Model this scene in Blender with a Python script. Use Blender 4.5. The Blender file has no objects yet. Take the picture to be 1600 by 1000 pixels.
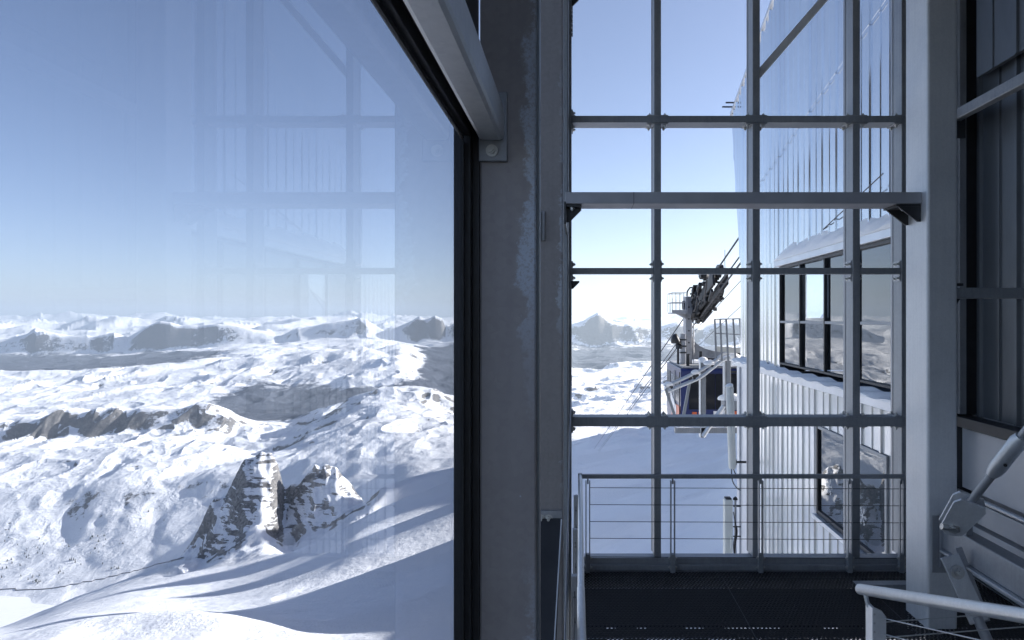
import bpy, bmesh, math, random
import numpy as np
from mathutils import Vector, Matrix

# ------------------------------------------------------------------ camera, sky, sun, exposure
SC = bpy.context.scene
COL = SC.collection
F = 1066.7            # focal length in photo pixels (24 mm on 36 mm, 1600 px wide)
U0, V0, CZ = 905.0, 498.0, 3.0

cd = bpy.data.cameras.new('camera')
cam = bpy.data.objects.new('camera', cd)
COL.objects.link(cam)
cam.location = (0, 0, CZ)
cam.rotation_euler = (math.pi / 2, 0, 0)
cd.sensor_width = 36.0
cd.lens = 24.0
cd.shift_x = (800 - U0) / 1600
cd.shift_y = (V0 - 500) / 1600
cd.clip_start = 0.05
cd.clip_end = 300000
SC.camera = cam

SUN_EL = math.radians(22)
SUN_AZ = math.radians(74)     # clockwise from +Y (forward): from the right, a little ahead
w = bpy.data.worlds.new('World')
SC.world = w
w.use_nodes = True
nt = w.node_tree
sky = nt.nodes.new('ShaderNodeTexSky')
sky.sky_type = 'NISHITA'
sky.sun_disc = False
sky.sun_elevation = SUN_EL
sky.sun_rotation = SUN_AZ
sky.altitude = 2900
sky.air_density = 0.85
sky.dust_density = 9.0
sky.ozone_density = 0.8
bg = nt.nodes['Background']
tint = nt.nodes.new('ShaderNodeMix'); tint.data_type = 'RGBA'; tint.blend_type = 'MULTIPLY'
tint.inputs[0].default_value = 1.0
tint.inputs[7].default_value = (1.04, 0.98, 1.0, 1)
nt.links.new(sky.outputs[0], tint.inputs[6])
nt.links.new(tint.outputs[2], bg.inputs[0])
bg.inputs[1].default_value = 0.078

sd = bpy.data.lights.new('sun', 'SUN')
sd.energy = 5.0
sd.angle = math.radians(0.5)
sd.color = (1.0, 0.95, 0.88)
sun = bpy.data.objects.new('sun', sd)
COL.objects.link(sun)
sdir = Vector((math.sin(SUN_AZ) * math.cos(SUN_EL), math.cos(SUN_AZ) * math.cos(SUN_EL), math.sin(SUN_EL)))
sun.rotation_euler = sdir.to_track_quat('Z', 'Y').to_euler()
sun.location = (30, 0, 40)

SC.view_settings.view_transform = 'Standard'
SC.view_settings.look = 'None'
SC.view_settings.gamma = 1
SC.view_settings.use_curve_mapping = False
SC.view_settings.exposure = 1.6
SC.cycles.max_bounces = 8
SC.cycles.glossy_bounces = 5
SC.cycles.diffuse_bounces = 4
SC.cycles.transparent_max_bounces = 24

random.seed(7)

# ------------------------------------------------------------------ helpers
def P(u, v, z):
    """photo pixel + distance -> world point (used to take measures off the photo)"""
    return Vector(((u - U0) / F * z, z, (V0 - v) / F * z + CZ))

class N:
    """small node-tree helper"""
    def __init__(s, name):
        s.m = bpy.data.materials.new(name)
        s.m.use_nodes = True
        s.t = s.m.node_tree
        s.b = s.t.nodes['Principled BSDF']
        s.out = s.t.nodes['Material Output']
    def new(s, typ, **kw):
        n = s.t.nodes.new(typ)
        for k, v in kw.items():
            if k.startswith('i_'):
                key = k[2:]
                key = int(key) if key.isdigit() else key.replace('_', ' ')
                n.inputs[key].default_value = v
            else:
                setattr(n, k, v)
        return n
    def link(s, a, b):
        s.t.links.new(a, b)
    def coord(s, kind='Object', scale=(1, 1, 1)):
        c = s.new('ShaderNodeTexCoord')
        mp = s.new('ShaderNodeMapping')
        mp.inputs['Scale'].default_value = scale
        s.link(c.outputs[kind], mp.inputs[0])
        return mp.outputs[0]
    def noise(s, vec, scale, detail=4, rough=0.55, dist=0.0):
        n = s.new('ShaderNodeTexNoise')
        n.inputs['Scale'].default_value = scale
        n.inputs['Detail'].default_value = detail
        n.inputs['Roughness'].default_value = rough
        n.inputs['Distortion'].default_value = dist
        s.link(vec, n.inputs['Vector'])
        return n.outputs[0]
    def ramp(s, fac, *stops):
        r = s.new('ShaderNodeValToRGB')
        e = r.color_ramp.elements
        while len(e) < len(stops):
            e.new(0.5)
        for k, (p, c) in enumerate(stops):
            e[k].position = p
            e[k].color = (c, c, c, 1) if isinstance(c, (int, float)) else (*c, 1)
        s.link(fac, r.inputs[0])
        return r.outputs[0]
    def math(s, op, a, b=None, clamp=False):
        n = s.new('ShaderNodeMath', operation=op, use_clamp=clamp)
        for k, x in enumerate((a, b)):
            if x is None: continue
            if isinstance(x, (int, float)): n.inputs[k].default_value = x
            else: s.link(x, n.inputs[k])
        return n.outputs[0]
    def mix(s, fac, a, b):
        n = s.new('ShaderNodeMix', data_type='RGBA')
        for k, x in ((0, fac), (6, a), (7, b)):
            if isinstance(x, (int, float)): n.inputs[k].default_value = x
            elif isinstance(x, tuple): n.inputs[k].default_value = (*x, 1)
            else: s.link(x, n.inputs[k])
        return n.outputs[2]
    def bump(s, h, strength, dist):
        n = s.new('ShaderNodeBump')
        n.inputs['Strength'].default_value = strength
        n.inputs['Distance'].default_value = dist
        s.link(h, n.inputs['Height'])
        s.link(n.outputs[0], s.b.inputs['Normal'])
        return n

def galvanised(name, c0, c1, metallic=0.6, r0=0.38, r1=0.6, bloom=None, bloom_amt=0.0, spangle=60, edge=False):
    n = N(name)
    v = n.coord()
    vor = n.new('ShaderNodeTexVoronoi')
    vor.inputs['Scale'].default_value = spangle
    n.link(v, vor.inputs['Vector'])
    cloud = n.noise(v, 3.0, 5, 0.6)
    streak = n.noise(n.coord(scale=(30, 30, 1.2)), 1.0, 3)
    f = n.math('ADD', n.math('MULTIPLY', cloud, 0.6), n.math('MULTIPLY', streak, 0.4))
    base = n.mix(n.ramp(f, (0.32, 0.0), (0.68, 1.0)), c0, c1)
    base = n.mix(n.math('MULTIPLY', vor.outputs['Color'], 0.16), base, tuple(min(1, x * 1.5) for x in c1))
    fine = n.noise(v, 260, 2)
    scr = n.ramp(n.noise(n.coord(scale=(60, 60, 8)), 1.0, 6, 0.75), (0.68, 0.0), (0.74, 1.0))
    base = n.mix(n.math('MULTIPLY', scr, 0.35), base, tuple(min(1, x * 1.7) for x in c1))
    if bloom:
        bm_ = n.ramp(n.noise(v, 2.2, 8, 0.72, 0.4), (0.52, 0.0), (0.60, 1.0))
        if edge:
            sp_ = n.new('ShaderNodeSeparateXYZ'); n.link(v, sp_.inputs[0])
            e1 = n.ramp(n.math('ADD', n.math('MULTIPLY', sp_.outputs[0], 5.0), n.math('ADD', n.math('MULTIPLY', n.noise(v, 5.0, 8, 0.75, 0.3), 1.5), -0.55)), (0.44, 0.0), (0.52, 1.0))
            e2 = n.ramp(n.math('MULTIPLY', n.math('ABSOLUTE', n.math('SUBTRACT', sp_.outputs[2], 3.5)), 1.0), (0.35, 1.0), (0.75, 0.0))
            e3 = n.ramp(n.noise(v, 1.1, 3, 0.5), (0.5, 0.0), (0.6, 0.7))
            speck = n.ramp(n.noise(v, 140, 3, 0.7), (0.38, 0.0), (0.5, 1.0))
            bm_ = n.math('MULTIPLY', n.math('MULTIPLY', e1, n.math('MAXIMUM', e2, e3)), n.math('ADD', n.math('MULTIPLY', speck, 0.6), 0.4))
            nick = n.ramp(n.noise(v, 38, 2, 0.5), (0.775, 0.0), (0.80, 1.0))
            bm_ = n.math('MAXIMUM', bm_, n.math('MULTIPLY', nick, 0.9))
        bm_ = n.math('MULTIPLY', bm_, bloom_amt)
        base = n.mix(bm_, base, bloom)
    n.link(base, n.b.inputs['Base Color'])
    n.b.inputs['Metallic'].default_value = metallic
    n.link(n.math('ADD', n.math('MULTIPLY', n.ramp(f, (0.3, 0), (0.7, 1)), r1 - r0), r0), n.b.inputs['Roughness'])
    n.bump(n.math('ADD', cloud, n.math('MULTIPLY', fine, 0.12)), 0.12, 0.01)
    return n.m

def plain(name, c, rough=0.6, metallic=0.0, var=0.25, scale=6, bump=0.0):
    n = N(name)
    v = n.coord()
    f = n.noise(v, scale, 6, 0.6)
    c2 = tuple(x * (1 - var) for x in c)
    n.link(n.mix(n.ramp(f, (0.35, 0), (0.65, 1)), c2, c), n.b.inputs['Base Color'])
    n.b.inputs['Roughness'].default_value = rough
    n.b.inputs['Metallic'].default_value = metallic
    if bump:
        n.bump(n.noise(v, scale * 6, 4), bump, 0.01)
    return n.m

M = {}
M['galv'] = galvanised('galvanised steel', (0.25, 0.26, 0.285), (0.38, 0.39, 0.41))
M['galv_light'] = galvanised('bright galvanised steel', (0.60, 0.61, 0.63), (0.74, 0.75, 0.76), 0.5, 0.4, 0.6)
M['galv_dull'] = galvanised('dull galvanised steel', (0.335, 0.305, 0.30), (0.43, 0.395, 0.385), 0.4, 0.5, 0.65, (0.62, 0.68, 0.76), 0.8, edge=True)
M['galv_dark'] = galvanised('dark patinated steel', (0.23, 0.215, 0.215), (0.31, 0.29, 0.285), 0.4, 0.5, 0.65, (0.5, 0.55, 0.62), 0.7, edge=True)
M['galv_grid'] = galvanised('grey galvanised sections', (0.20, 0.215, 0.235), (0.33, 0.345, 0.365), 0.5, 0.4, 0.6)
M['tube'] = galvanised('galvanised tube', (0.48, 0.5, 0.53), (0.62, 0.64, 0.66), 0.7, 0.32, 0.5, spangle=120)
M['primer'] = plain('grey painted steel', (0.42, 0.425, 0.46), 0.55, 0.2, 0.12, 3)
M['bolt'] = galvanised('zinc bolt', (0.42, 0.42, 0.42), (0.6, 0.6, 0.58), 0.9, 0.3, 0.5, spangle=300)
M['gasket'] = plain('black gasket', (0.018, 0.018, 0.02), 0.55, 0, 0.3, 20)
M['frame_dark'] = plain('anthracite frame', (0.045, 0.046, 0.05), 0.45, 0.3, 0.2, 8)
M['rope'] = plain('steel rope', (0.07, 0.07, 0.075), 0.5, 0.5, 0.3, 30)
M['rubber'] = plain('black rubber mat', (0.016, 0.015, 0.017), 0.85, 0, 0.45, 30, 0.3)
M['mat_seam'] = plain('mat joint strip', (0.05, 0.05, 0.055), 0.7, 0, 0.3, 20)
M['machinery'] = plain('greasy machinery steel', (0.055, 0.058, 0.064), 0.5, 0.5, 0.6, 5)
M['machine_grey'] = plain('grey machinery paint', (0.36, 0.37, 0.39), 0.5, 0.3, 0.3, 4)
M['mast_paint'] = plain('pale grey mast paint', (0.42, 0.43, 0.46), 0.5, 0.3, 0.2, 3)
M['cabin_blue'] = plain('dark blue cabin paint', (0.013, 0.025, 0.115), 0.3, 0, 0.2, 2)
M['cabin_orange'] = plain('orange red cabin paint', (0.62, 0.13, 0.05), 0.35, 0, 0.2, 2)
M['cabin_white'] = plain('white cabin paint', (0.75, 0.76, 0.78), 0.35, 0, 0.1, 2)
M['antenna'] = plain('off white antenna plastic', (0.68, 0.68, 0.64), 0.45, 0, 0.1, 3)
M['panel_grey'] = plain('grey sheet panel', (0.70, 0.71, 0.74), 0.5, 0.15, 0.12, 1.5)
M['soffit'] = plain('pale grey ceiling boards', (0.5, 0.5, 0.51), 0.8, 0, 0.3, 3)
M['concrete'] = plain('grey concrete', (0.2, 0.2, 0.2), 0.85, 0, 0.2, 2, 0.2)
M['room'] = plain('room lining', (0.17, 0.19, 0.22), 0.8, 0, 0.2, 1)

def dark_cladding():
    n = N('dark corrugated cladding')
    v = n.coord()
    f = n.noise(n.coord(scale=(1, 1.2, 0.5)), 1.6, 6, 0.6)
    spots = n.ramp(n.noise(v, 9, 6, 0.7), (0.70, 0.0), (0.78, 1.0))
    base = n.mix(n.ramp(f, (0.35, 0), (0.7, 1)), (0.10, 0.115, 0.132), (0.145, 0.162, 0.182))
    base = n.mix(n.math('MULTIPLY', spots, 0.3), base, (0.2, 0.21, 0.22))
    n.link(base, n.b.inputs['Base Color'])
    n.b.inputs['Metallic'].default_value = 0.35
    n.b.inputs['Roughness'].default_value = 0.38
    n.bump(f, 0.15, 0.05)
    return n.m
M['dark_clad'] = dark_cladding()

def aluminium_cladding(nm='aluminium wall cladding', c0=(0.70, 0.72, 0.75), c1=(0.82, 0.83, 0.84), met=0.92):
    n = N(nm)
    v = n.coord()
    # each sheet slightly different: steps along the wall (Y)
    sep = n.new('ShaderNodeSeparateXYZ')
    n.link(v, sep.inputs[0])
    cell = n.math('FLOOR', n.math('MULTIPLY', sep.outputs[1], 1 / 0.72))
    wn = n.new('ShaderNodeTexWhiteNoise', noise_dimensions='1D')
    n.link(cell, wn.inputs['W'])
    f = n.noise(n.coord(scale=(1, 1.5, 0.35)), 2.0, 5, 0.6)
    stain = n.noise(n.coord(scale=(1, 9, 0.25)), 1.0, 6, 0.65)
    k = n.math('ADD', n.math('MULTIPLY', wn.outputs[0], 0.35), n.math('MULTIPLY', f, 0.65))
    base = n.mix(n.ramp(k, (0.2, 0), (0.8, 1)), c0, c1)
    base = n.mix(n.math('MULTIPLY', n.ramp(stain, (0.55, 0), (0.8, 1)), 0.12), base, (0.45, 0.46, 0.48))
    n.link(base, n.b.inputs['Base Color'])
    n.b.inputs['Metallic'].default_value = met
    n.link(n.math('ADD', n.math('MULTIPLY', k, 0.09), 0.11), n.b.inputs['Roughness'])
    n.bump(n.noise(n.coord(scale=(1, 1.3, 0.4)), 1.6, 2), 0.10, 0.02)
    return n.m
M['clad'] = aluminium_cladding()
M['clad_white'] = aluminium_cladding('pale lower wall cladding', (0.84, 0.84, 0.84), (0.93, 0.93, 0.92), 0.55)
M['trim'] = plain('pale metal trim', (0.66, 0.68, 0.72), 0.35, 0.6, 0.12, 2)

def pane_glass(name, ior, tint, boost=1.0, dirt=0.0):
    n = N(name)
    n.t.nodes.remove(n.b)
    tr = n.new('ShaderNodeBsdfTransparent')
    tr.inputs[0].default_value = (*tint, 1)
    tr2 = n.new('ShaderNodeBsdfTransparent')
    gl = n.new('ShaderNodeBsdfGlossy')
    gl.inputs['Roughness'].default_value = 0.0
    gl.inputs['Color'].default_value = (0.95, 0.97, 1, 1)
    fr = n.new('ShaderNodeFresnel')
    fr.inputs[0].default_value = ior
    m1 = n.new('ShaderNodeMixShader')
    n.link(n.math('MULTIPLY', fr.outputs[0], boost, True), m1.inputs[0])
    n.link(tr.outputs[0], m1.inputs[1])
    n.link(gl.outputs[0], m1.inputs[2])
    geo = n.new('ShaderNodeNewGeometry')
    m2 = n.new('ShaderNodeMixShader')
    n.link(geo.outputs['Backfacing'], m2.inputs[0])
    n.link(m1.outputs[0], m2.inputs[1])
    n.link(tr2.outputs[0], m2.inputs[2])
    n.link(m2.outputs[0], n.out.inputs[0])
    return n.m
M['glass'] = pane_glass('clear facade glass', 1.45, (0.65, 0.68, 0.735), 0.8)
M['station_glass'] = pane_glass('coated station glass', 2.6, (0.62, 0.72, 0.8), 1.0)
M['cabin_glass'] = pane_glass('tinted cabin glass', 1.7, (0.32, 0.36, 0.42), 1.0)

def snow_mat(name, bump_s=14, bump_d=0.05):
    n = N(name)
    v = n.coord()
    f = n.noise(v, bump_s, 6, 0.6)
    n.link(n.mix(f, (0.80, 0.82, 0.85), (0.88, 0.885, 0.89)), n.b.inputs['Base Color'])
    n.b.inputs['Roughness'].default_value = 0.7
    n.bump(f, 0.5, bump_d)
    return n.m
M['snow'] = snow_mat('ledge snow')

# ---- mesh collector
class MB:
    def __init__(s):
        s.v, s.f, s.cuts = [], [], []
    def each(s, name, mat, parent=None, **kw):
        """one object per bolt collected"""
        cuts = s.cuts + [(len(s.v), len(s.f))]
        out = []
        for (v0, f0), (v1, f1) in zip(cuts[:-1], cuts[1:]):
            m = MB()
            m.v = s.v[v0:v1]; m.f = [tuple(i - v0 for i in f) for f in s.f[f0:f1]]
            out.append(m.build(name, mat, parent, **kw))
        return out
    def cut(s):
        s.cuts.append((len(s.v), len(s.f)))
        return s
    def add(s, vs, fs):
        o = len(s.v)
        s.v += [tuple(x) for x in vs]
        s.f += [tuple(i + o for i in f) for f in fs]
        return s
    def box(s, x0, x1, y0, y1, z0, z1):
        vs = [(x, y, z) for z in (z0, z1) for y in (y0, y1) for x in (x0, x1)]
        return s.add(vs, [(0, 2, 3, 1), (4, 5, 7, 6), (0, 1, 5, 4), (2, 6, 7, 3), (0, 4, 6, 2), (1, 3, 7, 5)])
    def beam(s, p, q, w_, h_, up=(0, 0, 1)):
        p, q = Vector(p), Vector(q)
        d = (q - p).normalized()
        sd_ = d.cross(Vector(up))
        if sd_.length < 1e-4: sd_ = d.cross(Vector((0, 1, 0)))
        sd_.normalize()
        u = sd_.cross(d)
        vs = []
        for c in (p, q):
            for a, b in ((-1, -1), (1, -1), (1, 1), (-1, 1)):
                vs.append(c + sd_ * a * w_ / 2 + u * b * h_ / 2)
        return s.add(vs, [(3, 2, 1, 0), (4, 5, 6, 7), (0, 1, 5, 4), (1, 2, 6, 5), (2, 3, 7, 6), (3, 0, 4, 7)])
    def tube(s, pts, r, n=12, cap=True):
        pts = [Vector(p) for p in pts]
        rs = r if isinstance(r, (list, tuple)) else [r] * len(pts)
        o = len(s.v)
        prev = None
        for i, p in enumerate(pts):
            a = pts[max(0, i - 1)]; b = pts[min(len(pts) - 1, i + 1)]
            d = (b - a).normalized()
            if prev is None:
                prev = d.orthogonal().normalized()
            prev = (prev - d * prev.dot(d)).normalized()
            e = d.cross(prev)
            for k in range(n):
                t = 2 * math.pi * k / n
                s.v.append(tuple(p + (prev * math.cos(t) + e * math.sin(t)) * rs[i]))
        for i in range(len(pts) - 1):
            for k in range(n):
                a = o + i * n + k; b = o + i * n + (k + 1) % n
                s.f.append((a, b, b + n, a + n))
        if cap:
            s.f.append(tuple(o + k for k in reversed(range(n))))
            s.f.append(tuple(o + (len(pts) - 1) * n + k for k in range(n)))
        return s
    def prism(s, poly, d):
        """polygon (list of 3-D points) extruded by vector d"""
        n = len(poly); d = Vector(d)
        vs = [Vector(p) for p in poly] + [Vector(p) + d for p in poly]
        fs = [tuple(reversed(range(n))), tuple(range(n, 2 * n))]
        fs += [(i, (i + 1) % n, n + (i + 1) % n, n + i) for i in range(n)]
        return s.add(vs, fs)
    def bolt(s, p, d, r=0.014, l=0.012, washer=True):
        s.cut()
        p, d = Vector(p), Vector(d).normalized()
        if washer: s.tube([p, p + d * l * 0.3], r * 1.6, 16)
        s.tube([p + d * l * 0.3, p + d * l * 1.2], r, 6)
        s.tube([p + d * l * 1.2, p + d * l * 1.9], r * 0.55, 10)
        return s
    def build(s, name, mat, parent=None, bevel=0, smooth=False, label=None):
        me = bpy.data.meshes.new(name)
        off = Vector(ROOT.get(parent.name, (0, 0, 0))) if parent else Vector((0, 0, 0))
        me.from_pydata([tuple(Vector(p) - off) for p in s.v], [], s.f)
        bm = bmesh.new(); bm.from_mesh(me)
        bmesh.ops.recalc_face_normals(bm, faces=bm.faces)
        bm.to_mesh(me); bm.free()
        o = bpy.data.objects.new(name, me)
        COL.objects.link(o)
        me.materials.append(mat)
        if parent:
            o.parent = parent
            ROOT[o.name] = tuple(off)
        if smooth:
            me.shade_smooth()
            md = None
            try: me.set_sharp_from_angle(angle=math.radians(35))
            except Exception: pass
        if bevel:
            md = o.modifiers.new('bevel', 'BEVEL')
            md.width = bevel; md.segments = 2; md.limit_method = 'ANGLE'
            md.harden_normals = False
        if label: o['label'] = label
        return o

ROOT = {}
def tag(o, label, cat, group=None):
    o['label'] = label; o['category'] = cat
    if group: o['group'] = group
    return o
def thing(name, label, cat, loc=(0, 0, 0), group=None):
    o = bpy.data.objects.new(name, None)
    o.empty_display_size = 0.3
    COL.objects.link(o)
    o.location = loc
    ROOT[o.name] = tuple(loc)
    return tag(o, label, cat, group)
def structure(o):
    o['kind'] = 'structure'
    return o

# ------------------------------------------------------------------ terrain (real metres; measured off the photo)
def perlin(x, y, seed):
    xi = np.floor(x).astype(np.int64); yi = np.floor(y).astype(np.int64)
    xf = x - xi; yf = y - yi
    def g(ix, iy):
        h = (ix * 374761393 + iy * 668265263 + seed * 974634777) & 0xffffffff
        h = ((h ^ (h >> 13)) * 1274126177) & 0xffffffff
        h = (h ^ (h >> 16)) & 0xffff
        a = h * (2 * math.pi / 65536.0)
        return np.cos(a), np.sin(a)
    u = xf * xf * xf * (xf * (xf * 6 - 15) + 10)
    v = yf * yf * yf * (yf * (yf * 6 - 15) + 10)
    def d(ix, iy, fx, fy):
        c, s_ = g(ix, iy)
        return c * fx + s_ * fy
    n00 = d(xi, yi, xf, yf); n10 = d(xi + 1, yi, xf - 1, yf)
    n01 = d(xi, yi + 1, xf, yf - 1); n11 = d(xi + 1, yi + 1, xf - 1, yf - 1)
    return (n00 * (1 - u) + n10 * u) * (1 - v) + (n01 * (1 - u) + n11 * u) * v

def lst(*a):
    return np.array(a[0::2], float), np.array(a[1::2], float)

# control rows: distance, (u, v) profile of the ground there, roughness, forest cover, raised on far faces to paint in their shade
ROWS = [
 (12,  lst(0, 1387, 900, 1387), lst(0, .0), lst(0, 0)),
 (60,  lst(0, 1245, 724, 1174, 905, 1085, 1150, 1031, 1400, 818, 2400, 676), lst(0, .1), lst(0, 0)),
 (230, lst(-700, 1040, 0, 996, 100, 973, 200, 956, 300, 951, 380, 958, 440, 985, 500, 1005, 560, 1000, 640, 985, 724, 965, 800, 910, 905, 850, 1000, 825, 1150, 790, 1250, 640, 1400, 500, 1600, 470, 2400, 450), lst(0, .22), lst(0, 0)),
 (420, lst(-700, 1030, 0, 992, 100, 965, 200, 958, 300, 962, 380, 955, 440, 948, 500, 930, 560, 908, 640, 882, 724, 852, 800, 830, 905, 790, 1000, 765, 1150, 730, 1250, 600, 1400, 345, 1600, 340, 2400, 340), lst(0, .15), lst(0, 0)),
 (680, lst(-700, 1030, 0, 988, 100, 952, 200, 928, 300, 925, 380, 913, 440, 894, 500, 872, 560, 846, 640, 812, 724, 783, 800, 765, 905, 740, 1000, 720, 1150, 690, 1250, 600, 1400, 345, 1600, 340, 2400, 340), lst(0, .15, 960, .15, 1060, .45, 1160, .4, 1250, .15), lst(0, 0)),
 (880, lst(-700, 1030, 0, 986, 100, 948, 200, 915, 300, 895, 380, 885, 440, 865, 500, 845, 560, 815, 640, 780, 724, 753, 800, 740, 905, 705, 1000, 690, 1150, 665, 1250, 580, 1400, 345, 1600, 340, 2400, 340), lst(0, .18, 960, .18, 1040, .6, 1160, .6, 1250, .2), lst(0, 0)),
 (1045, lst(-700, 1030, 0, 983, 100, 942, 200, 905, 283, 877, 314, 876, 347, 852, 364, 844, 383, 825, 407, 818, 424, 834, 438, 849, 450, 858, 460, 858, 470, 842, 509, 830, 547, 800, 566, 792, 600, 760, 640, 747, 724, 726, 800, 712, 905, 690, 925, 680, 945, 685, 975, 668, 1005, 674, 1040, 655, 1070, 663, 1100, 648, 1150, 645, 1250, 560, 1400, 345, 1600, 340, 2400, 340), lst(250, .3, 300, 1.6, 560, 1.6, 600, .35, 880, .4, 920, .9, 1160, .9, 1250, .4), lst(0, 0)),
 (1150, lst(-700, 1035, 0, 990, 100, 948, 200, 911, 283, 873, 290, 855, 300, 841, 306, 828, 315, 813, 325, 791, 334, 776, 344, 781, 355, 774, 364, 759, 372, 746, 383, 725, 390, 729, 395, 721, 401, 725, 407, 717, 416, 723, 424, 719, 431, 733, 437, 743, 441, 778, 447, 776, 454, 765, 465, 758, 476, 747, 484, 746, 492, 736, 500, 742, 510, 735, 518, 741, 525, 736, 533, 753, 547, 762, 555, 776, 568, 790, 580, 785, 600, 768, 640, 752, 724, 730, 905, 690, 1000, 672, 1150, 648, 1400, 345, 1600, 340, 2400, 340), lst(250, .3, 300, 2.0, 560, 2.0, 600, .35, 880, .4, 920, .9, 1160, .9, 1250, .3), lst(0, 0)),
 (2000, lst(-700, 1170, 0, 1172, 150, 1172, 200, 1110, 300, 1060, 400, 1010, 500, 945, 560, 900, 640, 850, 724, 810, 905, 720, 1000, 700, 1150, 670, 1400, 480, 2400, 440), lst(0, .3), lst(0, 0)),
 (3000, lst(-700, 935, 0, 929, 100, 924, 150, 920, 200, 913, 300, 896, 400, 865, 500, 812, 560, 790, 640, 757, 724, 735, 905, 695, 1000, 680, 1150, 655, 2400, 520), lst(0, .4), lst(0, 0)),
 (3700, lst(-700, 780, 0, 772, 100, 768, 200, 752, 300, 748, 400, 735, 500, 715, 560, 700, 640, 690, 724, 690, 905, 660, 1000, 642, 1150, 625, 2400, 520), lst(0, .62), lst(0, .12)),
 (4300, lst(-700, 715, 0, 712, 100, 708, 200, 700, 300, 698, 400, 705, 450, 700, 500, 680, 560, 662, 600, 655, 724, 665, 905, 640, 1150, 615, 2400, 510), lst(0, .85), lst(0, .2)),
 (4930, lst(-700, 678, 0, 690, 100, 682, 200, 682, 300, 674, 340, 676, 370, 680, 400, 685, 450, 682, 500, 660, 560, 636, 600, 626, 650, 628, 700, 645, 724, 655, 905, 625, 1150, 600, 2400, 510), lst(0, 1.4), lst(0, 0)),
 (5100, lst(-700, 650, 0, 650, 60, 644, 100, 642, 200, 643, 280, 636, 320, 632, 345, 640, 370, 652, 400, 672, 450, 674, 480, 662, 500, 648, 530, 632, 560, 620, 600, 611, 650, 605, 700, 615, 724, 622, 800, 625, 905, 606, 950, 600, 1000, 592, 1150, 582, 2400, 510), lst(0, 1.5), lst(0, 0)),
 (6600, lst(-700, 668, 0, 662, 200, 652, 300, 645, 370, 652, 400, 652, 450, 650, 500, 638, 560, 630, 650, 625, 724, 632, 905, 612, 1150, 600, 2400, 520), lst(0, .6), lst(0, .42, 330, .55, 380, 1, 560, 1, 650, 1, 724, 1, 905, .6)),
 (8300, lst(-700, 620, 0, 612, 200, 604, 300, 600, 400, 598, 450, 600, 500, 592, 560, 578, 620, 572, 680, 590, 724, 600, 905, 596, 1150, 585, 2400, 520), lst(0, 1.1), lst(0, .46, 330, .46, 400, .6, 520, .5, 560, .15, 620, .1, 670, .8, 724, 1, 905, .5)),
 (9600, lst(-700, 588, 0, 583, 100, 584, 200, 580, 300, 570, 400, 560, 450, 560, 500, 554, 560, 546, 600, 541, 620, 535, 640, 545, 670, 562, 724, 575, 905, 583, 1000, 572, 1150, 568, 2400, 520), lst(0, 1.25, 724, 1.25, 880, 1.5), lst(0, .44, 400, .4, 640, .3, 680, .9, 724, 1, 905, .4)),
 (13000, lst(-700, 578, 0, 573, 100, 571, 200, 568, 300, 556, 400, 544, 500, 546, 560, 540, 620, 540, 670, 546, 724, 553, 905, 568, 1000, 560, 1150, 555, 2400, 520), lst(0, .9, 724, .9, 880, 1.4), lst(0, 1.25, 260, 1.2, 330, .7, 420, .3, 600, .15, 660, .7, 724, .9, 905, .9)),
 (16900, lst(-700, 545, 0, 556, 100, 555, 200, 554, 300, 546, 400, 538, 500, 532, 560, 526, 620, 534, 700, 536, 724, 532, 905, 542, 935, 540, 1000, 540, 1150, 540, 2400, 515), lst(0, 1.0), lst(0, .62, 250, .55, 330, .3, 400, 0, 640, 0, 700, .5, 905, .6)),
 (17300, lst(-700, 520, 0, 528, 30, 527, 44, 521, 55, 513, 66, 516, 80, 521, 100, 524, 140, 526, 180, 522, 200, 529, 215, 520, 235, 507, 250, 503, 280, 506, 310, 507, 340, 504, 370, 509, 400, 516, 430, 519, 470, 514, 490, 509, 520, 502, 545, 500, 572, 496, 580, 505, 600, 516, 620, 511, 640, 502, 655, 494, 662, 498, 668, 501, 680, 494, 690, 498, 697, 513, 710, 504, 724, 501, 800, 504, 895, 508, 912, 502, 924, 494, 935, 488, 944, 496, 952, 499, 962, 504, 975, 507, 1000, 504, 1030, 511, 1060, 502, 1100, 508, 1150, 504, 2400, 505), lst(0, 1.0), lst(0, 0)),
 (23000, lst(-700, 530, 2400, 530), lst(0, 1.0), lst(0, 0)),
 (32000, lst(-700, 506, 0, 507, 50, 502, 100, 506, 150, 500, 200, 505, 300, 502, 400, 506, 500, 503, 600, 505, 724, 505, 905, 506, 1000, 505, 1150, 506, 2400, 506), lst(0, 1.6), lst(0, 0)),
 (41000, lst(-700, 512, 2400, 512), lst(0, 1.0), lst(0, 0)),
 (55000, lst(-700, 499, 0, 499, 100, 496, 150, 494, 250, 496, 350, 496, 450, 497, 550, 495, 724, 498, 905, 501, 1150, 501, 2400, 500), lst(0, 1.5), lst(0, 0)),
 (78000, lst(-700, 512, 2400, 512), lst(0, .5), lst(0, 0)),
]
LAKE_Z = -1212.0 + CZ
LAMK = 0.16
LANES = []
for pts in ([(721, 802, 2), (660, 828, 4), (600, 856, 6), (540, 884, 8), (480, 912, 9), (430, 936, 7)],
            [(400, 972, 9), (320, 984, 14), (220, 984, 16), (110, 988, 16)], [(640, 800, 4), (590, 820, 5), (560, 838, 5)], [(570, 806, 3), (548, 815, 4)]):
    for (a_, b_) in zip(pts[:-1], pts[1:]):
        for k in range(6):
            LANES.append(tuple(a_[i] + (b_[i] - a_[i]) * k / 6 for i in range(3)))

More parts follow.
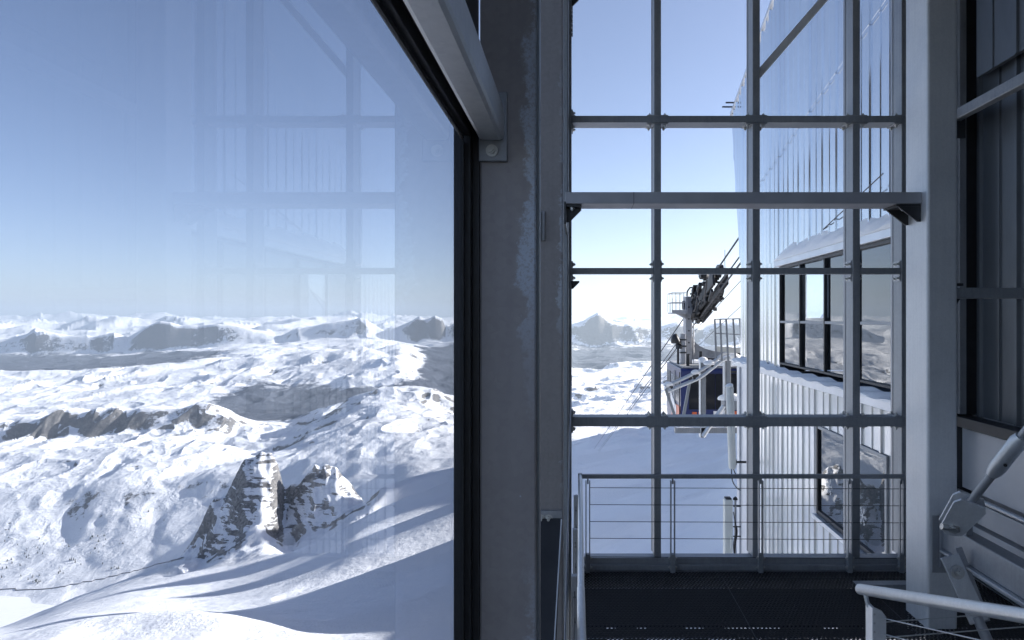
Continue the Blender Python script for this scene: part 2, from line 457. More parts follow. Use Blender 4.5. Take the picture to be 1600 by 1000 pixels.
us = np.concatenate([np.arange(-700, -20, 12), np.arange(-20, 745, 1.25), np.arange(745, 885, 6),
                     np.arange(885, 1165, 1.6), np.arange(1165, 1420, 6), np.arange(1420, 2400, 20)])
zs = [12.0]
while zs[-1] < 78000:
    z = zs[-1]
    k = 1.0016 if 4850 < z < 5200 else 1.02 if z < 150 else (1.0085 if z < 900 else (1.0024 if z < 1220 else (1.008 if z < 2700 else (1.0036 if z < 9000 else ((1.005 if z < 16300 else 1.003) if z < 18500 else 1.009)))))
    zs.append(z * k)
zs = np.array(zs)
nU, nZ = len(us), len(zs)
lnR = np.log(np.array([r[0] for r in ROWS], float))
def profile(z, pts):
    g = np.arange(-760, 2460, 2.0)
    y = np.interp(g, *pts)
    sg = 50 if z < 300 else (26 if z < 950 else (5 if z < 1100 else (3 if z < 1200 else (12 if z < 12000 else (9 if z < 17000 else 2)))))
    k = np.exp(-0.5 * (np.arange(-3 * sg, 3 * sg + 1) / sg * 2.0) ** 2) if sg > 2 else np.array([1.0])
    y = np.convolve(np.pad(y, len(k) // 2, 'edge'), k / k.sum(), 'valid')
    return np.interp(us, g, y)
tabs = [np.stack([profile(r[0], r[k]) for r in ROWS]) for k in (1, 2, 3)]   # rows x u
def expand(tab):
    lz = np.log(zs)
    idx = np.clip(np.searchsorted(lnR, lz, side='right') - 1, 0, len(ROWS) - 2)
    t = ((lz - lnR[idx]) / (lnR[idx + 1] - lnR[idx]))[:, None]
    return tab[idx] * (1 - t) + tab[idx + 1] * t
Vv, AMP, FOR = (expand(t) for t in tabs)
def blur(a, k):
    for _ in range(k):
        p = np.pad(a, ((1, 1), (0, 0)), 'edge')
        a = 0.25 * p[:-2] + 0.5 * p[1:-1] + 0.25 * p[2:]
    return a
Vs = blur(Vv, 14)
keep = ((zs > 1030) & (zs < 1250)) | (zs > 14000)
Vs[keep] = blur(Vv, 2)[keep]
ZZ = np.repeat(zs[:, None], nU, 1)
XX = (us[None, :] - U0) / F * ZZ
H = -(Vs - V0) / F * ZZ
# fractal relief with slope damping (sharp crests, smooth snow bowls); band limits follow distance
def noised(x, y, seed):
    xi = np.floor(x).astype(np.int64); yi = np.floor(y).astype(np.int64)
    xf = x - xi; yf = y - yi
    def hsh(ix, iy):
        h = (ix * 374761393 + iy * 668265263 + seed * 974634777) & 0xffffffff
        h = ((h ^ (h >> 13)) * 1274126177) & 0xffffffff
        return ((h ^ (h >> 16)) & 0xffff) / 32768.0 - 1.0
    u = xf * xf * xf * (xf * (xf * 6 - 15) + 10); du = 30 * xf * xf * (xf * (xf - 2) + 1)
    v = yf * yf * yf * (yf * (yf * 6 - 15) + 10); dv = 30 * yf * yf * (yf * (yf - 2) + 1)
    a_, b_, c_, d_ = hsh(xi, yi), hsh(xi + 1, yi), hsh(xi, yi + 1), hsh(xi + 1, yi + 1)
    k1, k2, k4 = b_ - a_, c_ - a_, a_ - b_ - c_ + d_
    return a_ + k1 * u + k2 * v + k4 * u * v, du * (k1 + k4 * v), dv * (k2 + k4 * u)
wx = perlin(XX / 1300, ZZ / 1300, 91) * 260 + perlin(XX / 310, ZZ / 310, 93) * 50
wy = perlin(XX / 1300, ZZ / 1300, 92) * 260 + perlin(XX / 310, ZZ / 310, 94) * 50
far = np.clip((ZZ - 1500) / 1500, 0, 1)
WX, WY = XX + wx * far, ZZ + wy * far
mixr = np.clip((AMP - 0.3) / 0.4, 0, 1)
DX = np.zeros_like(H); DY = np.zeros_like(H)
REL = np.zeros_like(H)
for i, lam in enumerate((5200, 2600, 1300, 650, 325, 162, 81, 40, 20, 10, 5)):
    lk = np.interp(ZZ, [1000, 5200, 6500, 10500, 14000, 20000, 30000], [LAMK, LAMK * .85, .115, .105, .06, .07, .15])
    lo = np.clip((lk * ZZ - lam) / (0.45 * lk * ZZ), 0, 1)
    spacing = np.where(ZZ < 9000, 0.0036, 0.005) * ZZ
    hi = np.clip((lam - 2.4 * spacing) / (2.4 * spacing), 0, 1)
    wgt = lo * hi
    if wgt.max() <= 0: continue
    an = 0.61 * i + 0.3
    ca, sa = math.cos(an), math.sin(an)
    px_, py_ = (WX * ca + WY * sa) / lam + i * 17.3, (-WX * sa + WY * ca) / lam + i * 5.1
    n_, dx_, dy_ = noised(px_, py_, 10 + i)
    # ridged share
    rg = np.sqrt(n_ * n_ + 0.01)
    sg_ = n_ / rg
    nr, drx, dry = 0.5 - 1.25 * rg, -1.25 * sg_ * dx_, -1.25 * sg_ * dy_
    rs = 0.62 * mixr
    n_ = n_ * (1 - rs) + nr * rs; dx_ = dx_ * (1 - rs) + drx * rs; dy_ = dy_ * (1 - rs) + dry * rs
    kk = np.where(lam > 0.05 * ZZ, 0.135, 0.165)
    DX += wgt * (dx_ * ca - dy_ * sa); DY += wgt * (dx_ * sa + dy_ * ca)
    damp = 1.0 / (1.0 + 0.35 * mixr * (DX * DX + DY * DY))
    REL += wgt * AMP * lam * kk * n_ * (damp * 1.35 * mixr + (1 - mixr) * 0.7)
H += REL
# stratified rock on the crags
cr = np.clip((AMP - 0.8) / 0.5, 0, 1) * ((ZZ > 1040) & (ZZ < 1400))
tilt = H + 0.55 * XX
H += cr * 2.5 * np.abs(((tilt / 17.0) % 1.0) - 0.5) + cr * 0.8 * np.abs(((tilt / 6.3 + perlin(XX / 30, ZZ / 30, 5)) % 1.0) - 0.5)
# sunlit lanes on the shaded slope: notches in the summit ridge along the sun's line
VP_ = V0 - H / ZZ * F
def hit0(u, v):
    j = int(np.argmin(np.abs(us - u)))
    i = np.argmax((VP_[:, j] <= v) & (zs > 150))
    return XX[i, j], ZZ[i, j], H[i, j]
sh = math.tan(SUN_EL)
sx, sy = math.sin(SUN_AZ), math.cos(SUN_AZ)
H1 = H.copy()
for (u, v, wd) in LANES:
    tx, ty, th = hit0(u, v)
    al = (XX - tx) * sx + (ZZ - ty) * sy
    la = np.abs(-(XX - tx) * sy + (ZZ - ty) * sx)
    capH = th + 1.0 + sh * (0.22 * np.minimum(al, 75) + 1.0 * np.clip(al - 75, 0, None)) + np.clip(la - wd, 0, None) * 0.9
    m = (al > -4) & (al < 1500) & (la < wd + 260) & (ZZ < 1600)
    k = 3.0
    soft = H1 - k * np.log1p(np.exp(np.clip((H1 - capH) / k, -40, 40)))
    H1 = np.where(m, np.where(H1 - capH > 100, capH, soft), H1)
dH = H1 - H
for _ in range(10):
    dH = blur(dH, 1)
    dH = blur(dH.T, 1).T
H = H + dH
HZ = H + CZ
nv = nU * nZ
co = np.empty((nv, 3), np.float32)
co[:, 0] = XX.ravel(); co[:, 1] = ZZ.ravel(); co[:, 2] = HZ.ravel()
ii = (np.arange(nZ - 1)[:, None] * nU + np.arange(nU - 1)[None, :]).ravel()
quads = np.stack([ii, ii + 1, ii + nU + 1, ii + nU], 1).astype(np.int32)
me = bpy.data.meshes.new('terrain')
me.vertices.add(nv); me.vertices.foreach_set('co', co.ravel())
nf = len(quads)
me.loops.add(nf * 4); me.loops.foreach_set('vertex_index', quads.ravel())
me.polygons.add(nf)
me.polygons.foreach_set('loop_start', np.arange(0, nf * 4, 4, dtype=np.int32))
me.update(calc_edges=True)
me.polygons.foreach_set('use_smooth', np.ones(nf, bool))
at = me.attributes.new('forest', 'FLOAT', 'POINT'); at.data.foreach_set('value', FOR.ravel().astype(np.float32))
at = me.attributes.new('rockiness', 'FLOAT', 'POINT'); at.data.foreach_set('value', np.where((ZZ > 15500) & (ZZ < 20000), 0.62, np.clip((AMP - 0.25) / 0.35, 0, 1)).ravel().astype(np.float32))
at = me.attributes.new('crag', 'FLOAT', 'POINT'); at.data.foreach_set('value', blur(cr, 6).ravel().astype(np.float32))
terrain = structure(bpy.data.objects.new('terrain', me))
COL.objects.link(terrain)

def terrain_mat():
    n = N('alpine snow, rock and forest')
    v = n.coord()
    geo = n.new('ShaderNodeNewGeometry')
    sep = n.new('ShaderNodeSeparateXYZ'); n.link(geo.outputs['Normal'], sep.inputs[0])
    nz = sep.outputs[2]
    n1 = n.noise(v, 0.004, 10, 0.65)
    n2 = n.noise(v, 0.03, 8, 0.7)
    n3 = n.noise(v, 0.0012, 8, 0.65)
    crag = n.new('ShaderNodeAttribute', attribute_name='crag').outputs['Fac']
    forest = n.new('ShaderNodeAttribute', attribute_name='forest').outputs['Fac']
    # steepness + noise -> bare rock
    n4 = n.noise(v, 0.009, 9, 0.72, 0.3)
    s_ = n.math('SUBTRACT', 1.0, nz)
    s_ = n.math('ADD', s_, n.math('MULTIPLY', n.math('SUBTRACT', n2, 0.54), 0.38))
    s_ = n.math('ADD', s_, n.math('MULTIPLY', n.math('SUBTRACT', n4, 0.53), 0.45))
    s_ = n.math('ADD', s_, n.math('MULTIPLY', n.math('SUBTRACT', n1, 0.52), 0.35))
    mp = n.new('ShaderNodeMapping')
    mp.inputs['Rotation'].default_value = (0.3, math.radians(-36), 0)
    mp.inputs['Scale'].default_value = (0.02, 0.02, 0.16)
    n.link(v, mp.inputs[0])
    strata = n.noise(mp.outputs[0], 1.0, 8, 0.68, 0.6)
    s_ = n.math('ADD', s_, n.math('MULTIPLY', n.math('MULTIPLY', n.math('SUBTRACT', strata, 0.585), 2.0), crag))
    specks = n.ramp(n.noise(n.coord(scale=(0.6, 1.0, 1.0)), 0.020, 6, 0.62, 0.5), (0.60, 0.0), (0.66, 1.0))
    patch = n.ramp(n.noise(v, 0.0021, 4, 0.55), (0.46, 0.0), (0.58, 1.0))
    s_ = n.math('ADD', s_, n.math('MULTIPLY', n.math('MULTIPLY', specks, patch), 0.17))
    rk = n.new('ShaderNodeAttribute', attribute_name='rockiness').outputs['Fac']
    s_ = n.math('SUBTRACT', s_, n.math('MULTIPLY', n.math('SUBTRACT', 1.0, rk), 0.35))
    rock = n.ramp(s_, (0.155, 0.0), (0.20, 1.0))
    rockc = n.mix(n.ramp(n2, (0.3, 0), (0.7, 1)), (0.15, 0.145, 0.145), (0.34, 0.325, 0.305))
    rockc = n.mix(n.ramp(n.noise(v, 0.2, 6, 0.7), (0.42, 0), (0.6, 1)), rockc, (0.10, 0.098, 0.10))
    snowc = n.mix(n1, (0.80, 0.82, 0.86), (0.88, 0.885, 0.89))
    base = n.mix(rock, snowc, rockc)
    # forest by cover and patchiness
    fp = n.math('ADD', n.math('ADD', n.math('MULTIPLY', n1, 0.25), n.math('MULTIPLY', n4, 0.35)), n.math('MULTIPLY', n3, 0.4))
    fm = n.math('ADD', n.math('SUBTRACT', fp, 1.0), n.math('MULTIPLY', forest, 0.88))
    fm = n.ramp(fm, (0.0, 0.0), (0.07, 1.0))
    fc = n.mix(n.noise(v, 0.012, 4), (0.016, 0.028, 0.052), (0.05, 0.066, 0.10))  # blue of skylight and haze mixed into the forest colour
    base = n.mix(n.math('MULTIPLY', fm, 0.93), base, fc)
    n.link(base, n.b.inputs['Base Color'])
    n.b.inputs['Roughness'].default_value = 0.75
    n.b.inputs['Specular IOR Level'].default_value = 0.25
    fine = n.noise(n.coord(scale=(1, 1, 1)), 0.11, 8, 0.62)
    deb = n.math('MULTIPLY', n.noise(v, 0.38, 6, 0.7), n.ramp(n.noise(v, 0.014, 3, 0.5), (0.48, 0.05), (0.56, 1.0)))
    sast = n.noise(n.coord(scale=(0.12, 0.5, 0.3)), 0.6, 6, 0.6)
    b1 = n.bump(n.math('ADD', n.math('ADD', fine, n.math('MULTIPLY', deb, 1.1)), n.math('MULTIPLY', sast, 0.25)), 0.55, 3.0)
    b0 = n.new('ShaderNodeBump')
    b0.inputs['Strength'].default_value = 1.0
    rel = n.math('ADD', n.math('MULTIPLY', n.noise(v, 0.009, 6, 0.53, 0.4), 23.0), n.math('MULTIPLY', n2, 2.5))
    n.link(n.math('MULTIPLY', rel, rk), b0.inputs['Height'])
    b0.inputs['Distance'].default_value = 1.0
    n.link(b0.outputs[0], b1.inputs['Normal'])
    return n.m
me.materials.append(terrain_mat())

# projected profile for hits: first row where the ground rises to the ray at (u, v)
VPROJ = V0 - H / ZZ * F
def hit(u, v):
    j = int(np.argmin(np.abs(us - u)))
    i = np.argmax((VPROJ[:, j] <= v) & (zs > 200))
    return Vector((XX[i, j], ZZ[i, j], HZ[i, j]))

# frozen lake
lake = MB()
ring = []
for k in range(80):
    a = 2 * math.pi * k / 80
    ring.append((-3400 + 1750 * math.cos(a), 2250 + 900 * math.sin(a) * (1 + 0.15 * math.sin(3 * a)), LAKE_Z))
lake.prism(ring, (0, 0, -3))
lake_o = structure(lake.build('frozen_lake', snow_mat('frozen lake snow', 0.004, 0.5)))

# ------------------------------------------------------------------ haze
def make_haze():
    mb = MB().box(-92000, 125000, -4000, 81000, -3200, 1300)
    n = N('mountain haze')
    n.t.nodes.remove(n.b)
    pv = n.new('ShaderNodeVolumePrincipled')
    pv.inputs['Color'].default_value = (0.71, 0.85, 1.0, 1)
    pv.inputs['Density'].default_value = HAZE
    pv.inputs['Anisotropy'].default_value = 0.1
    n.link(pv.outputs[0], n.out.inputs['Volume'])
    o = mb.build('haze', n.m)
    o['kind'] = 'stuff'
    return o
HAZE = 2.4e-5
make_haze()

# ------------------------------------------------------------------ the hall we stand in
GY = 8.2                       # plane of the open steel grid
px = GY / F
def gx(u): return (u - U0) * px
def gz(v): return CZ + (V0 - v) * px

floor_sub = MB()               # bearers under the mat: light comes up between them
for (y0, y1) in ((7.02, 8.0), (6.78, 6.96), (5.6, 6.60), (4.9, 5.5), (3.4, 4.8)):
    floor_sub.box(0.05, 4.55, y0, y1, -0.172, -0.16)
# broken strips that close part of the slots
random.seed(3)
for (y0, y1) in ((6.96, 7.02), (6.60, 6.78)):
    x = 0.06
    while x < 4.5:
        if random.random() < 0.78:
            floor_sub.box(x, x + 0.22, y0, y1, -0.19, -0.175)
        x += random.uniform(0.15, 0.45)

def perforated():
    x0, x1, y0, y1 = 0.06, 4.56, 4.9, 8.12
    c = 0.0405
    nx, ny = int((x1 - x0) / c), int((y1 - y0) / c)
    mb = MB()
    t = 0.002
    idx = {}
    for j in range(ny + 1):
        for i in range(nx + 1):
            idx[i, j] = len(mb.v)
            mb.v.append((x0 + i * c, y0 + j * c, 0.0))
    h = 0.0088
    for j in range(ny):
        for i in range(nx):
            ox = 0.25 * c if j % 2 else -0.25 * c
            cx, cy = x0 + (i + 0.5) * c + ox * 0.8, y0 + (j + 0.5) * c
            b = len(mb.v)
            for dz in (0, -t):
                for dx, dy in ((-1, -1), (1, -1), (1, 1), (-1, 1)):
                    mb.v.append((cx + dx * h, cy + dy * h, dz))
            o = [idx[i, j], idx[i + 1, j], idx[i + 1, j + 1], idx[i, j + 1]]
            for k in range(4):
                k2 = (k + 1) % 4
                mb.f.append((o[k], o[k2], b + k2, b + k))
                mb.f.append((b + k, b + k2, b + 4 + k2, b + 4 + k))
    return mb
floor_o = structure(perforated().build('floor', M['rubber']))
fs = MB()
fs.box(0.06, 4.5, 7.885, 7.897, 0.001, 0.005)
o = fs.build('joint_strip', M['mat_seam']); o.parent = floor_o
fs = MB()
for X in (1.66, 3.22):
    fs.box(X - 0.005, X + 0.005, 4.9, 7.88, 0.001, 0.005)
o = fs.build('joint_strip', M['mat_seam']); o.parent = floor_o
o = floor_sub.build('floor_bearers', M['gasket']); o.parent = floor_o
fs = MB().box(0.0, 0.058, 3.4, 8.12, -0.26, 0.008).box(4.562, 4.6, 3.4, 8.12, -0.26, 0.008).box(0.06, 4.56, 3.4, 4.895, -0.01, -0.001).box(0.06, 4.56, 8.122, 8.198, -0.2, -0.003)
o = fs.build('floor_edge', M['galv_grid']); o.parent = floor_o

landing = structure(MB().box(-0.27, 4.55, -2.4, 1.2, 1.1, 1.32).build('landing', M['concrete']))
ceil = structure(MB().box(-0.9, 4.75, -2.5, 8.1, 7.3, 7.6).build('ceiling', M['soffit']))
back = tag(MB().box(1.3, 4.75, -2.75, -2.5, -0.5, 7.6).build('hall_wall', M['soffit']), 'pale boarded wall behind the viewer, cut short so sky light enters', 'wall')  # unseen wall; the gap beside it is added to let sky light in
upper = tag(MB().box(-0.350, -0.2785, -2.5, 1.894, 3.662, 7.3).build('lintel_panel', M['frame_dark']), 'dark panel above the glass and the galvanised rail', 'panel')

# ---- near glazed window on the left
win = thing('facade_window', 'large clear fixed window in a black frame with mountains behind it', 'window', (-0.315, 0.8, 1.3))
MB().box(-0.325, -0.315, -2.2, 1.868, 1.36, 3.50).build('pane', M['glass'], win)
fr = MB()
fr.box(-0.3175, -0.312, 1.842, 1.862, 1.3, 3.482)              # outer bead, upright
fr.box(-0.3185, -0.296, 1.863, 1.901, 1.3, 3.5299)
fr.box(-0.350, -0.2775, 1.902, 1.935, 1.3, 3.66)
fr.box(-0.3175, -0.312, -2.2, 1.842, 3.484, 3.499)             # head
fr.box(-0.3185, -0.297, -2.2, 1.863, 3.500, 3.528)
fr.box(-0.3185, -0.281, -2.2, 1.9015, 3.5305, 3.66)
fr.box(-0.350, -0.290, -2.2, 1.842, 1.3, 1.359)
fr.build('frame', M['frame_dark'], win, 0.002)
g = MB()
g.box(-0.318, -0.3105, 1.834, 1.841, 1.36, 3.483)
g.box(-0.318, -0.3105, -2.2, 1.841, 3.4845, 3.4915)
g.build('gasket', M['gasket'], win)

# ---- galvanised rail running along the head of the window
rail = thing('head_rail', 'bright galvanised box rail running to a bolted end plate on the near column', 'beam', (-0.24, 1.88, 3.5))
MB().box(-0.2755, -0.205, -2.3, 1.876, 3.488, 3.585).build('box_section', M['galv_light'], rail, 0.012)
ep = MB().box(-0.2765, -0.1985, 1.8775, 1.894, 3.434, 3.625)
ep.build('end_plate', M['galv'], rail, 0.002)
b = MB().bolt((-0.24, 1.876, 3.462), (0, -1, 0), 0.0105, 0.009)
b.each('bolt', M['bolt'], rail, smooth=True)
b = MB().bolt((-0.24, 1.876, 3.605), (0, -1, 0), 0.0105, 0.009)
b.each('bolt', M['bolt'], rail, smooth=True)

# ---- columns of the glass facade, one behind the other
c1 = thing('steel_column', 'broad dull steel column nearest the window, with pale blotches on its edge', 'column', (-0.2, 2.0, 0), 'facade columns')
MB().box(-0.2765, -0.119, 1.896, 2.12, -4, 9).build('shaft', M['galv_dull'], c1, 0.006)
MB().box(-0.119, -0.112, 1.915, 1.925, -4, 9).build('weld_seam', M['galv_grid'], c1, 0.002)

c2 = thing('steel_column', 'steel column behind the broad near column, carrying a bolted angle plate', 'column', (-0.16, 4.1, 0), 'facade columns')
MB().box(-0.235, -0.096, 3.98, 4.25, -4, 9).build('shaft', M['galv_dark'], c2, 0.007)
bp = MB()
# cleats: angle plates on the column face
z1 = CZ + (V0 - 800) / F * 3.97
bp.box(-0.228, -0.098, 3.958, 3.978, z1 - 0.075, z1 + 0.01)
bp.build('cleat', M['galv'], c2, 0.002)
bb = MB()
for X in (-0.222, -0.178):
    bb.bolt((X, 3.957, z1 - 0.035), (0, -1, 0), 0.016, 0.013)
bb.each('bolt', M['bolt'], c2, smooth=True)
cl = MB()
z2 = CZ + (V0 - 330) / F * 3.97
cl.box(-0.232, -0.222, 3.93, 3.978, z2 - 0.17, z2)
cl.box(-0.222, -0.200, 3.965, 3.978, z2 - 0.17, z2)
cl.build('cleat', M['galv'], c2, 0.002)

c3 = thing('steel_column', 'slim steel column at the left end of the grid, with small corbels', 'column', (-0.14, 7.9, 0), 'facade columns')
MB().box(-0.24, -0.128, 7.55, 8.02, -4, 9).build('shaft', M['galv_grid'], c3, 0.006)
MB().box(-0.118, -0.092, 8.03, 8.4, -4, 9).build('edge_angle', M['galv_grid'], c3, 0.003)
MB().box(-0.127, -0.120, 7.6, 8.3, -4, 9).build('web', M['galv_grid'], c3)
def corbel(x, y, ztop, s, mat, parent, dirx=1, t=0.02):
    m = MB()
    m.prism([(x, y, ztop), (x + dirx * s, y, ztop), (x + dirx * s, y, ztop - s * 0.18), (x + dirx * s * 0.18, y, ztop - s), (x, y, ztop - s)], (0, t, 0))
    return m.build('corbel', mat, parent)
corbel(-0.092, 8.05, gz(440), 0.095, M['frame_dark'], c3)
corbel(-0.092, 8.10, gz(4), 0.085, M['frame_dark'], c3)
nt_ = MB()
for k in range(7):
    zz = gz(18) - k * 0.052
    nt_.box(-0.092, -0.076, 8.06, 8.10, zz - 0.034, zz)
nt_.build('notched_strip', M['galv_grid'], c3)

# ---- open steel grid at the end of the platform
grid = thing('steel_grid', 'tall open grid of galvanised steel sections closing the end of the platform', 'steel grid', (2.0, GY, 0))
DEP = 0.26
mull = [(1022.0, 1033.0), (1176.0, 1187.5), (1332.5, 1344.0), (1409.0, 1421.0)]
for k, (a, b_) in enumerate(mull):
    m = MB()
    w_ = gx(b_) - gx(a)
    # box section up, channel profile with a small shadow lip at the back
    m.box(gx(a), gx(b_), GY, GY + DEP, 0.13, 9)
    m.build('mullion', M['galv_grid'], grid, 0.006)
    MB().box(gx(a) - 0.006, gx(a) - 0.001, GY + DEP - 0.03, GY + DEP + 0.02, 0.13, 9).build('mullion_lip', M['galv'], grid)
xs = [-0.088] + [x for a, b_ in mull for x in (gx(a), gx(b_))]
tr = [(181.5, 192.0, 'A'), (418.3, 428.0, 'B'), (651.5, 666.0, 'C')]
for (va, vb, nm) in tr:
    z0, z1 = gz(vb), gz(va)
    if nm == 'B':
        segs = [(xs[0], xs[1]), (xs[2], xs[3]), (xs[4], xs[5]), (xs[6], xs[7])]
        d0, d1 = GY + 0.02, GY + 0.12
    else:
        segs = [(xs[0], xs[7])]
        d0, d1 = GY - 0.022, GY + DEP - 0.03
    for (a, b_) in segs:
        MB().box(a + 0.001, b_ - 0.001, d0, d1, z0, z1).build('transom', M['galv_grid'], grid, 0.005)
    # joint plates and bolts
    for k, (a, b_) in enumerate(mull[:3] + [(mull[3][0], mull[3][1])]):
        xa, xb = gx(a), gx(b_)
        pl, bo = MB(), MB()
        if nm == 'B':
            for s_, xx in ((-1, xa), (1, xb)):
                pl.cut().box(min(xx, xx + s_ * 0.012), max(xx, xx + s_ * 0.012), GY + 0.025, GY + 0.20, z0 - 0.09, z1 + 0.09)
                for zz in (z0 - 0.05, z1 + 0.05):
                    for yy in (GY + 0.06, GY + 0.15):
                        bo.bolt((xx + s_ * 0.012, yy, zz), (s_, 0, 0), 0.016, 0.016)
        else:
            for zz, s_ in ((z1, 1), (z0, -1)):
                pl.cut().box(xa - 0.085, xb + 0.085, GY - 0.01, GY + DEP - 0.05, min(zz, zz + s_ * 0.013), max(zz, zz + s_ * 0.013))
                for xx in (xa - 0.05, xb + 0.05):
                    for yy in (GY + 0.04, GY + 0.17):
                        bo.bolt((xx, yy, zz + s_ * 0.013), (0, 0, s_), 0.017, 0.017)
        pl.each('joint_plate', M['galv'], grid, bevel=0.002)
        bo.each('bolt', M['bolt'], grid, smooth=True)
    # end plate at the left column
    pl, bo = MB(), MB()
    pl.cut().box(-0.0915, -0.0775, GY - 0.01, GY + 0.2, z0 - 0.08, z1 + 0.08)
    for zz in (z0 - 0.045, z1 + 0.045):
        for yy in (GY + 0.03, GY + 0.14):
            bo.bolt((-0.0775, yy, zz), (1, 0, 0), 0.018, 0.017)
    pl.each('joint_plate', M['galv'], grid, bevel=0.002)
    bo.each('bolt', M['bolt'], grid, smooth=True)
MB().beam((gx(1187) + 0.01, GY + 0.16, gz(112)), (gx(1187) + 1.5, GY + 0.16, gz(112) + 1.72), 0.09, 0.115, (0, 1, 0)).build('diagonal_tie', M['galv_light'], grid, 0.008)
MB().box(0.06, gx(1421), GY + 0.0, GY + 0.16, 0.0, 0.128).build('sill', M['galv'], grid, 0.006)
MB().box(0.06, gx(1421), GY - 0.055, GY - 0.002, 0.0, 0.06).build('sill_angle', M['galv'], grid, 0.004)

# ---- tie beam across, on corbels
TY = 6.7
tpx = TY / F
tb = thing('tie_beam', 'grey painted box beam spanning level across the hall on two corbel brackets', 'beam', (1.6, TY, 4.1))
z0, z1 = CZ + (V0 - 318) * tpx, CZ + (V0 - 300) * tpx
MB().box((883 - U0) * tpx, 3.362, TY, TY + 0.33, z0, z1).build('box_section', M['primer'], tb, 0.004)
sp = MB()
sp.box((990 - U0) * tpx, (990.8 - U0) * tpx, TY - 0.0015, TY + 0.33, z0 - 0.0015, z1 + 0.001)
sp.build('splice', M['frame_dark'], tb)
m = MB(); x0 = -0.128
m.box(x0, x0 + 0.15, TY + 0.02, TY + 0.30, z0 - 0.028, z0 - 0.004)
m.prism([(x0, TY + 0.10, z0 - 0.029), (x0 + 0.145, TY + 0.10, z0 - 0.029), (x0 + 0.14, TY + 0.10, z0 - 0.06), (x0 + 0.03, TY + 0.10, z0 - 0.17), (x0, TY + 0.10, z0 - 0.17)], (0, 0.02, 0))
m.box(x0 - 0.02, x0 - 0.001, TY + 0.0, TY + 0.95, z0 - 0.2, z0 + 0.02)
m.build('bracket', M['frame_dark'], tb)
m = MB(); x0 = 3.362
m.box(x0 - 0.24, x0, TY + 0.02, TY + 0.31, z0 - 0.022, z0 - 0.004)
for yy in (TY + 0.02, TY + 0.27):
    m.prism([(x0 - 0.225, yy, z0 - 0.023), (x0, yy, z0 - 0.023), (x0, yy, z0 - 0.175), (x0 - 0.03, yy, z0 - 0.175)], (0, 0.018, 0))
m.build('bracket', M['frame_dark'], tb)
b = MB()
for xx in (-0.07, 3.20):
    b.bolt((xx, TY + 0.06, z0 - 0.03), (0, 0, -1), 0.02, 0.018)
b.each('bolt', M['bolt'], tb, smooth=True)

# ---- big column on the right
c4 = thing('steel_column', 'big square steel column right of the grid, left face catching the daylight', 'column', (3.5, 6.8, 0))
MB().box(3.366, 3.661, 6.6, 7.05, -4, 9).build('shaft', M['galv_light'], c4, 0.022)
m = MB()
m.box(3.405, 3.66, 6.583, 6.598, 0.55, 1.10)
m.build('connection_plate', M['galv'], c4, 0.003)

# ---- end guard rail in front of the grid
RY = 8.08
rpx = RY / F
def rx(u): return (u - U0) * rpx
def rz(v): return CZ + (V0 - v) * rpx
gr = thing('guard_rail', 'grey steel guard rail with thin wires across the end of the platform', 'guard rail', (2, RY, 0))
MB().box(rx(908), rx(1422), RY - 0.02, RY + 0.025, rz(747.5), rz(741)).build('handrail', M['galv_grid'], gr, 0.006)
for u in (918.5, 1051, 1188.5, 1327.5, 1408):
    m = MB()
    x = rx(u)
    for s_ in (-1, 1):
        m.box(x + s_ * 0.022 - 0.006, x + s_ * 0.022 + 0.006, RY - 0.03, RY + 0.03, 0.0, rz(751))
    m.box(x - 0.009, x + 0.009, RY - 0.012, RY + 0.012, rz(756), rz(748))
    m.box(x - 0.0155, x + 0.0155, RY - 0.029, RY + 0.029, 0.0, 0.22)
    m.build('post', M['galv_grid'], gr, 0.002)
    b = MB()
    for zz in (0.06, 0.17):
        for s_ in (-1, 1):
            b.bolt((x + s_ * 0.029, RY - 0.005, zz), (s_, 0, 0), 0.016, 0.013)
    b.each('bolt', M['bolt'], gr, smooth=True)
for (va, vb) in ((762, 764), (788.5, 790.5), (815, 817), (841, 843.5), (870.0, 872.5)):
    MB().tube([(rx(921), RY, rz(va)), (rx(1425), RY, rz(vb))], 0.0042, 6).build('wire', M['rope'], gr)

# ---- left guard rail running towards us
lr = thing('guard_rail', 'galvanised guard rail running along the left edge towards the viewer', 'guard rail', (0, 6, 0))
zr = rz(744)
MB().tube([(0.012, RY + 0.02, zr), (0.012, 4.72, zr)], 0.024, 14).build('handrail', M['tube'], lr, smooth=True)
MB().tube([(0.012, 4.72, zr + 0.001), (0.022, 2.4, zr + 0.001)], 0.027, 14).build('handrail', M['galv_light'], lr, smooth=True)
MB().box(-0.014, 0.036, RY - 0.005, RY + 0.055, zr - 0.03, zr + 0.027).build('corner_block', M['galv'], lr, 0.004)
for y in (7.55, 6.35, 5.2, 4.1):
    m = MB()
    m.box(-0.062, -0.012, y, y + 0.06, -0.2, zr - 0.10)
    m.prism([(-0.012, y + 0.02, zr - 0.105), (0.012, y + 0.02, zr - 0.02), (0.02, y + 0.02, zr - 0.02), (-0.002, y + 0.02, zr - 0.16), (-0.012, y + 0.02, zr - 0.2)], (0, 0.02, 0))
    m.build('post', M['galv'], lr, 0.003)
    b = MB()
    for k in range(5):
        b.bolt((-0.037, y - 0.001, 0.12 + k * 0.19), (0, -1, 0), 0.009, 0.006, False)
    b.each('wire_clamp', M['gasket'], lr)
for k in range(5):
    z_ = 0.12 + k * 0.2
    MB().tube([(-0.037, RY, z_), (-0.037, 2.4, z_)], 0.004, 6).build('wire', M['rope'], lr)

